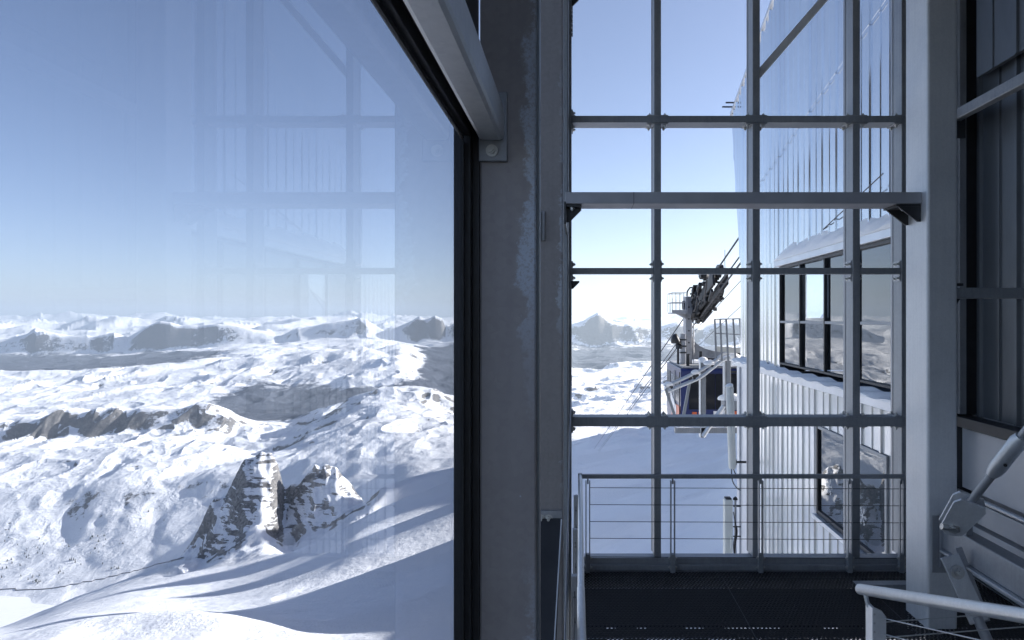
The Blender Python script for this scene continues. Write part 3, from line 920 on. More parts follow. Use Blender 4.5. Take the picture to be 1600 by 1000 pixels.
# ---- flat bracing straps on the left facade
tag(MB().beam((-0.085, 7.6, 2.35), (-0.105, 4.3, 0.35), 0.012, 0.05).build('bracing_rod', M['galv'], None, 0.003), 'thin slanting brace rod running down behind the second column to the cleat', 'brace')
st = thing('bracing_strap', 'dark blue-grey flat strap sloping down from the cleat on the second column', 'brace', (-0.16, 3.9, 1.5))
m = MB()
m.prism([(-0.224, 3.953, z1 - 0.0 if False else CZ - 0.302 / 1.0 * 1.0 * 3.953 * 0.968), (-0.10, 3.953, CZ - 0.2925 * 3.953), (-0.135, 3.3, 0.9), (-0.262, 3.3, 0.9)], (0, -0.012, 0))
m.build('strap', M['frame_dark'], st, 0.002)
MB().beam((-0.102, 3.93, CZ - 0.2925 * 3.953), (-0.15, 3.28, 0.9), 0.006, 0.02).build('strap_edge', M['galv_light'], st)

# ---- right wall of the hall: dark ribbed cladding
def ribbed(mb, axis_x, y0, y1, zb, zt, pitch, rib, height, sgn=-1, thick=0.05, off=0.0, y_extra=None):
    """ribbed sheet in the plane x = axis_x, ribs upright, facing sgn*X; zb / zt are numbers or functions of y"""
    zb_ = zb if callable(zb) else (lambda y: zb)
    zt_ = zt if callable(zt) else (lambda y: zt)
    prof = [(y0, 0.0)]
    y = y0 + off
    k = 0
    while y + rib < y1:
        if y > y0:
            h = height if k % 2 == 0 else height * 0.55
            r_ = rib if k % 2 == 0 else rib * 0.55
            prof += [(y, 0.0), (y + 0.2 * r_, h), (y + 0.8 * r_, h), (y + r_, 0.0)]
        y += pitch; k += 1
    prof.append((y1, 0.0))
    vs, fs_ = [], []
    for (yy, h) in prof:
        x = axis_x + sgn * h
        vs += [(x, yy, zb_(yy)), (x, yy, zt_(yy)), (axis_x - sgn * thick, yy, zb_(yy)), (axis_x - sgn * thick, yy, zt_(yy))]
    n = len(prof)
    for i in range(n - 1):
        a = 4 * i; b2 = 4 * (i + 1)
        fs_ += [(a, b2, b2 + 1, a + 1), (a + 2, a + 3, b2 + 3, b2 + 2), (a + 1, b2 + 1, b2 + 3, a + 3), (a, a + 2, b2 + 2, b2)]
    fs_ += [(0, 1, 3, 2), (4 * (n - 1), 4 * (n - 1) + 2, 4 * (n - 1) + 3, 4 * (n - 1) + 1)]
    mb.add(vs, fs_)
    return mb
rw = thing('clad_wall', 'dark ribbed metal wall inside the hall right of the big column', 'wall', (4.6, 4, 0))
ribbed(MB(), 4.60, -2.5, 8.12, 1.88, 7.3, 0.33, 0.075, 0.035, off=0.31 + 0.062).build('cladding', M['dark_clad'], rw)
ribbed(MB(), 4.47, -2.5, 7.68, 5.71, 7.3, 0.42, 0.05, 0.02, off=0.2).build('overhang_panel', M['dark_clad'], rw)
MB().box(4.36, 4.56, -2.5, 8.10, 1.76, 1.875).build('ledge', M['frame_dark'], rw, 0.004)
MB().box(4.49, 4.66, -2.5, 8.10, 1.03, 1.72).build('parapet_panel', M['panel_grey'], rw, 0.004)
MB().prism([(4.488, -2.5, 1.722), (4.55, -2.5, 1.757), (4.62, -2.5, 1.757), (4.62, -2.5, 1.722)], (0, 10.6, 0)).build('parapet_edge', M['galv'], rw)
m = MB()
for z_ in (0.16, 0.50, 0.78):
    m.box(4.51, 4.64, -2.5, 8.1, z_ - 0.10, z_ + 0.165 if z_ < 0.5 else z_ + 0.13)
m.build('boards', M['panel_grey'], rw, 0.006)
MB().tube([(4.44, 8.1, 0.985), (4.44, -2.5, 0.985)], 0.026, 12).build('pipe', M['tube'], rw, smooth=True)
MB().box(4.38, 4.46, 7.86, 7.93, 1.9, 7.3).build('corner_strip', M['galv'], rw, 0.004)
m = MB().box(4.461, 4.60, 7.90, 7.96, 1.9, 7.3).box(4.30, 4.60, 8.0, 8.19, -0.1, 9)
m.build('corner_post', M['frame_dark'], rw, 0.004)
MB().box(4.62, 4.7, -2.5, 8.3, -0.3, 7.3).build('backing', M['soffit'], rw)

gt = thing('girt_tube', 'square steel tube running along the dark wall near its top', 'tube', (4.3, 6, 5.3))
MB().box(4.25, 4.35, -2.4, 7.78, 5.25, 5.37).build('tube', M['galv_grid'], gt, 0.012)
MB().box(4.20, 4.40, 7.775, 7.80, 5.06, 5.40).build('end_plate', M['frame_dark'], gt)
br = thing('wall_bracket_beam', 'short level steel beam from the big column across to the dark wall', 'beam', (4.1, 6.7, 3.25))
MB().box(3.664, 4.56, 6.64, 6.78, CZ + (V0 - 466) / F * 6.64, CZ + (V0 - 449.5) / F * 6.64).build('box_section', M['galv_grid'], br, 0.004)
m = MB()
zz = CZ + (V0 - 466) / F * 6.7 - 0.004
m.prism([(3.664, 6.7, zz), (3.74, 6.7, zz), (3.664, 6.7, zz - 0.13)], (0, 0.02, 0))
m.box(3.664, 3.76, 6.68, 6.74, zz + 0.125, zz + 0.15)
m.build('bracket', M['frame_dark'], br)

# ---- stair beam, tension rod with fork, lower brace
sb = thing('stair_beam', 'heavy galvanised beam bolted to the big column and running towards the viewer', 'beam', (3.6, 5, 0.9))
MB().box(3.50, 3.655, 2.0, 6.58, 0.785, 1.03).build('box_section', M['galv'], sb, 0.012)
MB().box(3.46, 3.70, 2.0, 6.56, 0.76, 0.783).build('bottom_flange', M['tube'], sb, 0.004)
MB().box(3.47, 3.658, 6.562, 6.581, 0.60, 1.12).build('end_plate', M['galv'], sb, 0.003)
b = MB()
for zz in (0.70, 1.08):
    b.bolt((3.545, 6.56, zz), (0, -1, 0), 0.028, 0.024)
b.each('bolt', M['bolt'], sb, smooth=True)

rod = thing('tension_rod', 'round tension rod rising to the right from a forked end plate at the column', 'brace rod', (3.6, 6.2, 1.0))
pA = P(1490, 818, 6.15); pB = P(1608, 668, 5.35)
d = (pB - pA).normalized()
up_ = Vector((0, 1, 0))
side = d.cross(Vector((0.25, 1, 0.1))).normalized()          # in the fork's plane
nrm = side.cross(d).normalized()
if nrm.y > 0: nrm = -nrm
m = MB()
for s_ in (-1, 1):
    c = pA + nrm * s_ * 0.045
    outline = [c - d * 0.10 + side * 0.04, c - d * 0.06 + side * 0.10, c + d * 0.30 + side * 0.135, c + d * 0.36 + side * 0.10,
               c + d * 0.36 - side * 0.10, c + d * 0.30 - side * 0.135, c - d * 0.06 - side * 0.10, c - d * 0.10 - side * 0.04]
    m.prism([q - nrm * 0.011 for q in outline], nrm * 0.022)
m.build('fork', M['galv_light'], rod, 0.004)
MB().tube([pA + d * 0.17, pA + d * 0.76], 0.036, 18).build('rod', M['galv'], rod, smooth=True)
m = MB().tube([pA + d * 0.70, pA + d * 0.74, pA + d * 0.80, pA + d * 1.12, pA + d * 1.18], [0.045, 0.058, 0.066, 0.066, 0.05], 18)
m.build('turnbuckle', M['tube'], rod, smooth=True)
MB().tube([pA + d * 0.9 - nrm * 0.07, pA + d * 0.9 + nrm * 0.075], 0.014, 10).build('sight_hole', M['gasket'], rod)
MB().tube([pA + d * 1.15, pA + d * 2.6], 0.036, 18).build('rod', M['galv'], rod, smooth=True)
b = MB()
b.cut().tube([pA - nrm * 0.08, pA + nrm * 0.085], 0.034, 18)
b.tube([pA + nrm * 0.058, pA + nrm * 0.075], 0.052, 6)
b.build('pin', M['bolt'], rod, smooth=True)
m = MB().tube([pA + side * 0 - Vector((0, 0, 0.02)) + nrm * 0.03, pA - Vector((0.11, 0, 0.0)) + nrm * 0.03], 0.03, 10)
m.build('pin_end', M['bolt'], rod, smooth=True)
m = MB()
q = P(1515, 845, 6.2)
m.box(q.x - 0.03, q.x + 0.03, q.y, q.y + 0.12, q.z - 0.08, q.z + 0.16)
m.build('gusset', M['galv'], rod, 0.004)

lb = thing('hanging_brace', 'flat bolted brace hanging from the underside of the stair beam', 'brace', (3.5, 6.2, 0.7))
a1, a2 = P(1483, 868, 6.1), P(1530, 972, 5.95)
dd = (a2 - a1).normalized()
MB().beam(a1, a2, 0.16, 0.03, (0, 1, 0.2)).build('plate', M['tube'], lb, 0.006)
MB().beam(a1 + Vector((0.115, 0.06, 0.05)), a2 + Vector((0.10, 0.06, -0.02)), 0.06, 0.03, (0, 1, 0.2)).build('plate', M['galv'], lb, 0.006)
MB().tube([a2 - dd * 0.05, a2 + dd * 0.9], 0.045, 14).build('rod', M['galv'], lb, smooth=True)
b = MB()
for t in (0.06, ):
    b.bolt(a1 + dd * (0.08 + t) + Vector((0.0, -0.02, 0.0)), (0, -1, 0.1), 0.038, 0.03)
b.each('bolt', M['bolt'], lb, smooth=True)

# ---- stair handrail close to the viewer, lower right
sh_ = thing('stair_handrail', 'round galvanised stair handrail with a bolted flat post and wires, close at lower right', 'handrail', (1.2, 2.6, 1.3))
hA, hB = P(1344, 920.5, 2.80), P(1600, 962, 1.95)
hd = (hB - hA).normalized()
MB().tube([hA - hd * 0.012, hA - hd * 0.006, hA, hB + hd * 1.6], [0.012, 0.0185, 0.0215, 0.0215], 20).build('tube', M['tube'], sh_, smooth=True)
q = P(1366, 960, 2.74)
m = MB()
x0_, x1_ = P(1356, 0, 2.74).x, P(1378, 0, 2.74).x
zt = P(0, 944, 2.74).z
m.prism([(x0_ + 0.013, 2.70, zt), (x0_ + 0.013, 2.70, 0.6), (x1_, 2.70, 0.6), (x1_, 2.70, zt - 0.035), (x1_ - 0.016, 2.70, zt - 0.012)], (0, 0.012, 0))
m.box(x0_ - 0.001, x0_ + 0.012, 2.695, 2.76, 0.6, zt + 0.002)
m.build('post', M['galv_light'], sh_, 0.002)
m = MB().tube([(x0_ + 0.004, 2.74, zt - 0.01), (x0_ - 0.002, 2.745, zt + 0.012), (x0_ - 0.006, 2.75, zt + 0.04)], 0.0085, 10)
m.build('neck', M['tube'], sh_, smooth=True)
b = MB()
for k in range(6):
    b.bolt((x0_ + 0.006, 2.694, zt - 0.02 - k * 0.035), (0, -1, 0), 0.004, 0.003, False)
b.each('wire_clamp', M['bolt'], sh_)
for k in range(4):
    a_ = Vector((x1_ - 0.01, 2.706, zt - 0.042 - k * 0.062))
    MB().tube([a_, a_ + hd * 2.6 + Vector((0, 0, -0.0))], 0.0025, 6).build('wire', M['tube'], sh_)
    a_ = Vector((x1_ - 0.01, 2.716, zt - 0.062 - k * 0.062))
    MB().tube([a_, a_ + Vector((1.6, 0.25, 0.0))], 0.0025, 6).build('wire', M['tube'], sh_)
q0, q1 = P(1338, 914, 7.4), P(1425, 926, 7.4)
tag(MB().prism([(q0.x, 7.4, q0.z), (q1.x, 7.4, q0.z + 0.005), (q1.x, 7.4, q1.z - 0.02), (q0.x + 0.1, 7.4, q0.z - 0.03)], (0, 0.12, 0)).build('kick_plate', M['galv_grid'], None, 0.004), 'short dark steel plate standing low behind the big column base', 'plate')

# ------------------------------------------------------------------ the station building across the gap
SX = 4.5
bld = thing('station_building', 'tall metal clad lift station beside the gap with snowy ledges and dark windows', 'building', (SX, 12, 0))
def top_z(y): return 8.99 + (20.15 - y) * 0.312
Y0, YE = 8.25, 19.05
ribbed(MB(), SX, Y0, 20.15, lambda y: 4.30 if y <= YE else 4.30 + (y - YE) / 1.1 * 4.6, top_z, 0.345, 0.07, 0.032, off=0.2).build('wall_cladding', M['clad'], bld)
ribbed(MB(), SX, 15.32, YE, 1.9, 4.298, 0.345, 0.07, 0.032, off=0.3).build('wall_cladding', M['clad'], bld)
LX = 4.45
ribbed(MB(), LX, 12.72, 17.25, -9, 1.72, 0.345, 0.07, 0.032, off=0.12).build('wall_cladding', M['clad_white'], bld)
ribbed(MB(), LX, 9.80, 12.718, 1.03, 1.72, 0.345, 0.07, 0.032, off=0.2).build('wall_cladding', M['clad_white'], bld)
ribbed(MB(), LX, 9.80, 12.718, -9, -0.62, 0.345, 0.07, 0.032, off=0.2).build('wall_cladding', M['clad_white'], bld)
ribbed(MB(), LX, Y0, 9.798, -9, 1.72, 0.345, 0.07, 0.032, off=0.2).build('wall_cladding', M['clad_white'], bld)
# wide corner flashings
for (a, b_, x) in ((17.26, 17.8, 4.44), (17.81, 18.3, 4.40), (18.31, 18.7, 4.43), (18.71, 18.98, 4.38)):
    MB().box(x, x + 0.12, a, b_ - 0.008, -9, 1.72).build('corner_flashing', M['trim'], bld, 0.012)
# body behind the cladding
m = MB()
m.prism([(4.62, Y0, -9), (4.62, 18.95, -9), (13, 18.95, -9), (13, Y0, -9)], (0, 0, 10.55))
m.build('storey', M['room'], bld)
m = MB()
m.prism([(4.62, 15.4, 1.58), (6.30, 18.9, 1.58), (6.30, 19.0, 1.58), (4.62, 19.0, 1.58)], (0, 0, 2.7))
m.build('wall', M['room'], bld)
MB().box(6.9, 13, 18.88, 19.0, 1.58, 4.28).build('wall', M['room'], bld)
MB().box(6.301, 6.899, 18.88, 19.0, 1.58, 3.02).build('wall', M['room'], bld)
MB().box(7.6, 7.8, Y0, 18.87, 1.58, 4.28).build('wall', M['room'], bld)
MB().box(4.62, 7.59, Y0, 8.5, 1.58, 4.28).build('wall', M['room'], bld)
m = MB()
m.prism([(4.62, Y0, 4.3), (4.62, YE, 4.3), (4.62, 20.1, top_z(20.1) + 0.02), (4.62, Y0, top_z(Y0) + 0.02)], (8.4, 0, 0))
m.build('storey', M['room'], bld)
# roof edge: verge trim with snow guards
m = MB()
m.prism([(SX - 0.045, Y0, top_z(Y0)), (SX - 0.045, 20.18, top_z(20.18)), (SX - 0.045, 20.18, top_z(20.18) + 0.1), (SX - 0.045, Y0, top_z(Y0) + 0.1)], (8.6, 0, 0))
rf = m.build('roof', M['trim'], bld, 0.006)
for (y, l) in ((20.05, 0.16), (19.85, 0.10)):
    z_ = top_z(y) + 0.20
    MB().box(SX - 0.14 - l, SX + 0.2, y - 0.02, y + 0.02, z_ - 0.018, z_ + 0.018).build('roof_bracket', M['frame_dark'], rf)
    MB().box(SX - 0.02, SX + 0.05, y - 0.03, y + 0.03, z_ - 0.2, z_ - 0.026).build('roof_bracket_foot', M['frame_dark'], rf)
# horizontal sheet lap seam
m = MB()
m.beam((SX - 0.036, Y0 + 0.1, 7.95), (SX - 0.036, 18.6, 6.05), 0.006, 0.018)
m.build('sheet_lap', M['clad'], bld)

def snow_strip(x0, x1, y0, y1, z, h, seed, edge=0.6):
    rnd = random.Random(seed)
    ph = [(f_, rnd.uniform(0, 6.3), rnd.uniform(.5, 1) * 1.6 / (1 + f_ * .6)) for f_ in (.5, .9, 1.7, 3.1, 5.3, 9.7, 17)]
    nY, nX = int((y1 - y0) / 0.07) + 2, 7
    vs, fs_ = [], []
    for j in range(nY):
        y = y0 + (y1 - y0) * j / (nY - 1)
        t = sum(a * math.sin(f * y + p) for f, p, a in ph) / 3.0
        hh = h * (1 + 0.35 * t)
        hh *= min(1, 0.25 + 3 * min(j, nY - 1 - j) / nY * 4)
        vs.append((x0 - 0.02, y, z - 0.01))
        for i in range(nX):
            q = i / (nX - 1)
            x = x0 - 0.03 * (1 - q) + (x1 - x0) * q + 0.02 * t * (1 - q)
            prof = min(1.0, (0.30 + 0.70 * q) * min(1.0, 0.45 + 4.0 * q))
            vs.append((x, y, z + hh * prof + 0.02 * math.sin(7 * y + 5 * q + seed)))
        vs.append((x1 + 0.02, y, z - 0.01))
    w_ = nX + 2
    for j in range(nY - 1):
        for i in range(w_ - 1):
            a = j * w_ + i
            fs_.append((a, a + 1, a + w_ + 1, a + w_))
        a = j * w_
        fs_.append((a, a + w_, a + w_ + w_ - 1, a + w_ - 1))
    fs_.append(tuple(range(w_)))
    fs_.append(tuple((nY - 1) * w_ + k for k in reversed(range(w_))))
    mb = MB(); mb.add(vs, fs_)
    return mb
lg = MB().box(SX - 0.10, SX + 0.1, Y0, 15.45, 4.16, 4.297).build('ledge', M['trim'], bld, 0.01)
snow_strip(SX - 0.10, SX - 0.003, Y0, 15.3, 4.298, 0.24, 3, 0.2).build('snow', M['snow'], lg, smooth=True)
lg = MB().box(SX - 0.26, SX + 0.1, Y0, 18.9, 1.725, 1.86).build('ledge', M['trim'], bld, 0.012)
snow_strip(SX - 0.26, SX - 0.01, Y0, 18.95, 1.861, 0.07, 5, 0.1).build('snow', M['snow'], lg, smooth=True)
snow_strip(SX - 0.27, SX - 0.02, 16.2, 19.0, 1.84, 0.15, 8, 0.0).build('snow_drift', M['snow'], lg, smooth=True)

# upper window: five lights with a middle rail
wu = MB().box(SX + 0.03, SX + 0.042, Y0 + 0.3, 15.22, 2.02, 4.12).build('window', M['station_glass'], bld)
for y in (15.24, 13.87, 12.48, 11.10, 9.78, 8.66):
    MB().box(SX - 0.028, SX + 0.028, y - 0.026, y + 0.026, 1.99, 4.157).build('window_mullion', M['frame_dark'], wu, 0.004)
ys = (15.204, 13.907, 12.518, 11.138, 9.818, 8.70)
for a, b_ in zip((13.897, 12.507, 11.127, 9.807, 8.687), (15.213, 13.843, 12.453, 11.073, 9.753)):
    MB().box(SX - 0.022, SX + 0.028, a, b_, 2.905, 2.955).build('window_rail', M['galv_grid'], wu, 0.003)
    MB().box(SX - 0.030, SX + 0.028, a, b_, 1.99, 2.03).build('window_rail', M['frame_dark'], wu, 0.003)
    MB().box(SX - 0.030, SX + 0.028, a, b_, 4.10, 4.156).build('window_rail', M['frame_dark'], wu, 0.003)
# lower window
wl = MB().box(LX + 0.0, LX + 0.012, 9.87, 12.64, -0.54, 0.96).build('window', M['station_glass'], bld)
MB().box(LX - 0.04, LX + 0.05, 12.645, 12.715, -0.615, 1.025).build('window_frame', M['frame_dark'], wl, 0.004)
MB().box(LX - 0.04, LX + 0.05, 9.802, 9.865, -0.615, 1.025).build('window_frame', M['galv_grid'], wl, 0.004)
MB().box(LX - 0.035, LX + 0.05, 9.87, 12.64, 0.965, 1.022).build('window_frame', M['galv_grid'], wl, 0.004)
MB().box(LX - 0.035, LX + 0.05, 9.87, 12.64, -0.612, -0.545).build('window_frame', M['frame_dark'], wl, 0.004)
MB().box(LX - 0.12, LX - 0.001, 9.8, 12.72, -0.70, -0.622).build('window_sill', M['trim'], wl, 0.006)
MB().box(LX + 0.06, LX + 0.16, 9.8, 12.72, -0.62, 1.03).build('window_backing', M['gasket'], wl)
# white six-armed snow crystal stickers on the lower window
def sticker(y, z, r):
    m = MB()
    x = LX - 0.003
    for k in range(6):
        a = math.pi / 3 * k
        d = Vector((0, math.cos(a), math.sin(a)))
        c = Vector((x, y, z))
        m.beam(c + d * 0.02 * r, c + d * r, 0.003, 0.09 * r, (0, -d.z, d.y))
        for t in (0.5, 0.75):
            for s_ in (-1, 1):
                d2 = Vector((0, math.cos(a + s_ * 0.9), math.sin(a + s_ * 0.9)))
                m.beam(c + d * r * t, c + d * r * t + d2 * 0.26 * r, 0.003, 0.07 * r, (0, -d2.z, d2.y))
    return m.build('snow_crystal_sticker', M['cabin_white'], wl)
sticker(12.15, 0.02, 0.16)
sticker(10.72, -0.1, 0.15)

# ------------------------------------------------------------------ cable car
CK = 28.0
cx0, cx1, cy0, cy1, cz0, cz1 = 4.17, 8.9, 28.0, 32.5, -1.62, 0.95
car = thing('cable_car', 'dark blue cable car cabin with orange and white panels hanging at the dock', 'cable car', (6.5, 30, cz0))
m = MB()
# cabin shell: end profile with a slightly bellied, tapered flank
prof = [(cy0 + 0.12, cz0), (cy0 - 0.02, cz0 + 0.9), (cy0, cz1 - 0.08), (cy0 + 0.08, cz1), (cy1 - 0.08, cz1), (cy1, cz1 - 0.08), (cy1 + 0.02, cz0 + 0.9), (cy1 - 0.12, cz0)]
m.prism([(cx0, y, z) for y, z in prof], (cx1 - cx0, 0, 0))
body = m.build('body', M['cabin_blue'], car, 0.03)
MB().box(cx0 + 0.1, cx1 - 0.1, cy0 + 0.12, cy1 - 0.1, cz1 + 0.002, cz1 + 0.07).build('roof_deck', M['machine_grey'], car, 0.02)
cdk = plain('dark cabin glazing', (0.012, 0.014, 0.02), 0.12, 0, 0.2, 1)
cdk.node_tree.nodes['Principled BSDF'].inputs['Specular IOR Level'].default_value = 0.25
def on_side(x0, x1, z0, z1, name, mat, d=0.02, parent=body):
    return MB().box(x0, x1, cy0 - 0.028 - d, cy0 - 0.024, z0, z1).build(name, mat, parent, 0.008)
for a, b_ in ((4.50, 5.56), (5.59, 6.62), (6.65, 7.74), (7.77, 8.8)):
    on_side(a, b_, -0.72, 0.74, 'cabin_window', cdk)
on_side(5.50, 6.10, -1.16, -0.78, 'white_panel', M['cabin_white'])
on_side(6.14, 6.9, -1.16, -0.78, 'orange_panel', M['cabin_orange'])
on_side(4.62, 4.82, -0.93, -0.82, 'orange_mark', M['cabin_orange'])
on_side(4.88, 4.98, -0.93, -0.82, 'orange_mark', M['cabin_orange'])
on_side(6.16, 8.6, 0.775, 0.87, 'vent_strip', M['machinery'], 0.03)
# near end of the cabin (faces left)
def on_end(y0, y1, z0, z1, name, mat, d=0.02):
    return MB().box(cx0 - d - 0.002, cx0 - 0.002, y0, y1, z0, z1).build(name, mat, body, 0.006)
eg = M['cabin_glass']
on_end(28.3, 29.5, -0.5, 0.55, 'cabin_window', cdk)
on_end(29.8, 30.9, -0.5, 0.55, 'cabin_window', plain('sky reflection cabin glazing', (0.10, 0.13, 0.19), 0.15, 0.3, 0.1, 1))  # middle pane: sky reflection put into its base colour
on_end(31.1, 32.2, -0.55, 0.62, 'cabin_window', cdk)
MB().prism([(cx0 - 0.004, 28.15, -1.5), (cx0 - 0.004, 30.9, -1.5), (cx0 - 0.004, 30.2, -0.7), (cx0 - 0.004, 28.15, -0.62)], (-0.022, 0, 0)).build('orange_panel', M['cabin_orange'], body)
MB().prism([(cx0 - 0.03, 29.2, -1.3), (cx0 - 0.03, 30.6, -0.95), (cx0 - 0.03, 31.0, -0.35), (cx0 - 0.03, 30.6, -0.3), (cx0 - 0.03, 29.1, -0.75)], (-0.01, 0, 0)).build('white_panel', M['cabin_white'], body)
MB().box(cx0 - 0.045, cx0 - 0.001, 29.58, 29.66, -1.5, 0.75).build('door_post', M['machine_grey'], body)
MB().box(cx0 - 0.06, cx0 - 0.03, 28.05, 28.11, -1.5, 0.8).build('rubber_edge', M['gasket'], body)
for i, (a, b_, c_, d_, e_, h_) in enumerate(((5.3, 5.9, 28.5, 29.2, 0, .34), (6.2, 6.8, 28.6, 29.0, 0, .22), (7.0, 7.7, 28.5, 29.3, 0, .28), (4.5, 4.62, 28.6, 28.72, 0, .5), (5.02, 5.14, 28.5, 28.62, 0, .62), (7.9, 8.4, 28.5, 29.5, 0, .4))):
    MB().box(a, b_, c_, d_, cz1 + 0.072, cz1 + 0.072 + h_).build('roof_box', M['machinery'], car, 0.02)
def lump(c, rx_, ry_, rz_, name, parent, seed=1, mat=None):
    bm = bmesh.new()
    bmesh.ops.create_icosphere(bm, subdivisions=3, radius=1)
    rnd = random.Random(seed)
    ph = [(Vector((rnd.uniform(-3, 3), rnd.uniform(-3, 3), rnd.uniform(-3, 3))), rnd.uniform(0, 6)) for _ in range(5)]
    mb = MB()
    vs = []
    for v in bm.verts:
        k = 1 + 0.09 * sum(math.sin(v.co.dot(a) + p) for a, p in ph)
        z = v.co.z * k
        vs.append((c[0] + v.co.x * k * rx_, c[1] + v.co.y * k * ry_, c[2] + (z if z > -0.25 else -0.25) * rz_))
    mb.add(vs, [tuple(x.index for x in f.verts) for f in bm.faces])
    bm.free()
    return mb.build(name, mat or M['snow'], parent, smooth=True)
for i, (x, y, r) in enumerate(((5.2, 28.35, .2), (5.75, 28.3, .26), (6.25, 28.3, .3), (6.9, 28.3, .25), (7.6, 28.4, .3))):
    lump((x, y, cz1 + 0.15), r, r, r * .8, 'roof_snow', car, i)
# hanger: square mast, curved foot, carriage on the ropes
MB().box(4.68, 4.965, 30.0, 30.75, 1.03, 3.98).build('hanger_mast', M['mast_paint'], car, 0.02)
m = MB()
for k in range(5):
    z_ = 1.4 + k * 0.52
    m.box(4.79, 4.85, 29.985, 29.998, z_, z_ + 0.06)
m.build('mast_slots', M['gasket'], car)
out, inn = [], []
for k in range(13):
    t = k / 12 * math.pi / 2
    out.append((6.45 - 1.45 * math.sin(math.pi / 2 - t) - 0.0, 30.1, 2.25 - 0.72 * math.sin(t) + 0.0))
m = MB()
poly = [(p[0], p[1], p[2]) for p in out] + [(6.45, 30.1, 1.2), (4.97, 30.1, 1.2)]
m.prism(poly, (0, 0.5, 0))
m.build('hanger_foot', M['machine_grey'], car)
MB().box(6.451, 7.9, 30.05, 30.65, 1.22, 1.56).build('roof_girder', M['machinery'], car, 0.03)
MB().box(4.42, 4.62, 29.6, 29.9, 1.03, 2.35).build('damper', M['mast_paint'], car, 0.02)
m = MB()
for k in range(3):
    m.box(4.39, 4.65, 29.57, 29.93, 1.5 + k * 0.28, 1.56 + k * 0.28)
m.build('damper_bands', M['machinery'], car)
lump((4.22, 29.7, 2.0), .2, .25, .3, 'winch', car, 4, M['machinery'])
lump((4.35, 29.7, 1.75), .16, .2, .22, 'winch', car, 5, M['machinery'])
MB().tube([(4.3, 29.7, 1.03), (4.3, 29.7, 1.7)], 0.05, 8).build('winch_post', M['machinery'], car)
m = MB()
for k in range(4):
    m.tube([(5.02, 29.95, 1.5 + k * .35), (5.02, 29.95, 1.75 + k * .35)], 0.03, 6)
m.tube([(5.02, 29.95, 1.0), (5.02, 29.95, 3.2)], 0.014, 6)
m.build('ladder', M['galv'], car)
# inspection basket
bs = MB()
bx0, bx1, by0, by1, bz0, bz1 = 4.02, 4.675, 29.5, 30.9, 3.22, 4.12
bs.box(bx0, bx1, by0, by1, bz0, bz0 + 0.05)
bas = bs.build('basket_floor', M['mast_paint'], car)
MB().prism([(bx0 + 0.25, 29.9, bz0 - 0.002), (bx1, 29.9, bz0 - 0.002), (bx1, 29.9, bz0 - 0.22)], (0, 0.4, 0)).build('basket_bracket', M['mast_paint'], car)
MB().box(bx0, bx1, by0 - 0.012, by0 - 0.001, bz0, bz0 + 0.16).build('basket_toe_board', M['mast_paint'], bas)
for (x, y) in ((bx0, by0), (bx0 + 0.16, by0), (bx0 + 0.33, by0), (bx0 + 0.5, by0), (bx0, by1), (bx0, 30.2), (bx1, by0)):
    MB().tube([(x, y, bz0 + 0.06), (x, y, bz1)], 0.016, 6).build('basket_bar', M['galv'], bas)
for z_ in (bz1, bz0 + 0.48):
    MB().tube([(bx1, by0, z_), (bx0, by0, z_), (bx0, by1, z_), (bx1, by1, z_)], 0.016, 6).build('basket_rail', M['galv'], bas)
MB().tube([(4.72, 29.9, 3.99), (4.74, 29.9, 4.2), (4.85, 29.9, 4.36), (5.05, 29.9, 4.38), (5.3, 29.9, 4.2), (5.45, 29.9, 4.12)], 0.035, 8).build('hose', M['rope'], car, smooth=True)
MB().tube([(5.45, 29.6, 3.3), (5.45, 29.6, 4.3)], 0.02, 6).build('basket_bar', M['galv'], bas)

# ropes
def rope_pt(p, q, y):
    t = (y - p.y) / (q.y - p.y)
    return p + (q - p) * t
RP = [(1155, 371, 928, 703, 0.030), (1155, 402, 934, 706, 0.024), (1155, 414, 936, 706, 0.030), (1159, 437, 965, 650, 0.010), (1159, 477, 985, 640, 0.008)]
ropes = []
names = ['thick track rope running into the top of the carriage', 'middle track rope beside the carriage', 'lower track rope along the carriage underside',
         'thin haul rope passing below the carriage', 'thinnest rope, lowest of those sloping past the mast']
for k, (ua, va, ub, vb, r) in enumerate(RP):
    a = P(ua, va, 21.5)
    e = hit(ub, vb) if vb > 690 else P(ub, vb, 700)
    e = e + Vector((0, 0, 0.5))
    st_ = a + (a - e).normalized() * 12
    pts = [st_ + (e - st_) * (i / 60.0) ** 1.6 for i in range(61)]
    o = tag(MB().tube(pts, [r + 0.00008 * p.y for p in pts], 7).build('steel_rope', M['rope'], None, smooth=True), names[k], 'rope')
    ropes.append((a, e))
# carriage: chain of wheels between two cheek plates along the track ropes
(ra, re), (rb, rb2) = ropes[0], ropes[2]
dr = (re - ra).normalized()
cg = None
def at_y(y, f):               # f 0 = upper rope, 1 = lower rope
    return rope_pt(ra, re, y) * (1 - f) + rope_pt(rb, rb2, y) * f
upv = Vector((0, 0.19, 0.98))
m = MB()
for y0_, y1_, off, hh, sx_ in ((25.3, 27.8, 0.35, 0.46, -.12), (27.2, 30.2, 0.5, 0.62, -.1), (28.8, 31.0, 0.7, 0.5, -.14)):
    p, q = at_y(y0_, off), at_y(y1_, off)
    m.cut().beam(p + Vector((sx_, 0, 0)), q + Vector((sx_, 0, 0)), 0.1, hh)
    m.cut().beam(p + Vector((sx_ + 0.5, 0, 0)), q + Vector((sx_ + .5, 0, 0)), 0.1, hh)
m.each('carriage_cheek', M['machinery'], car, bevel=0.03)
rnd = random.Random(11)
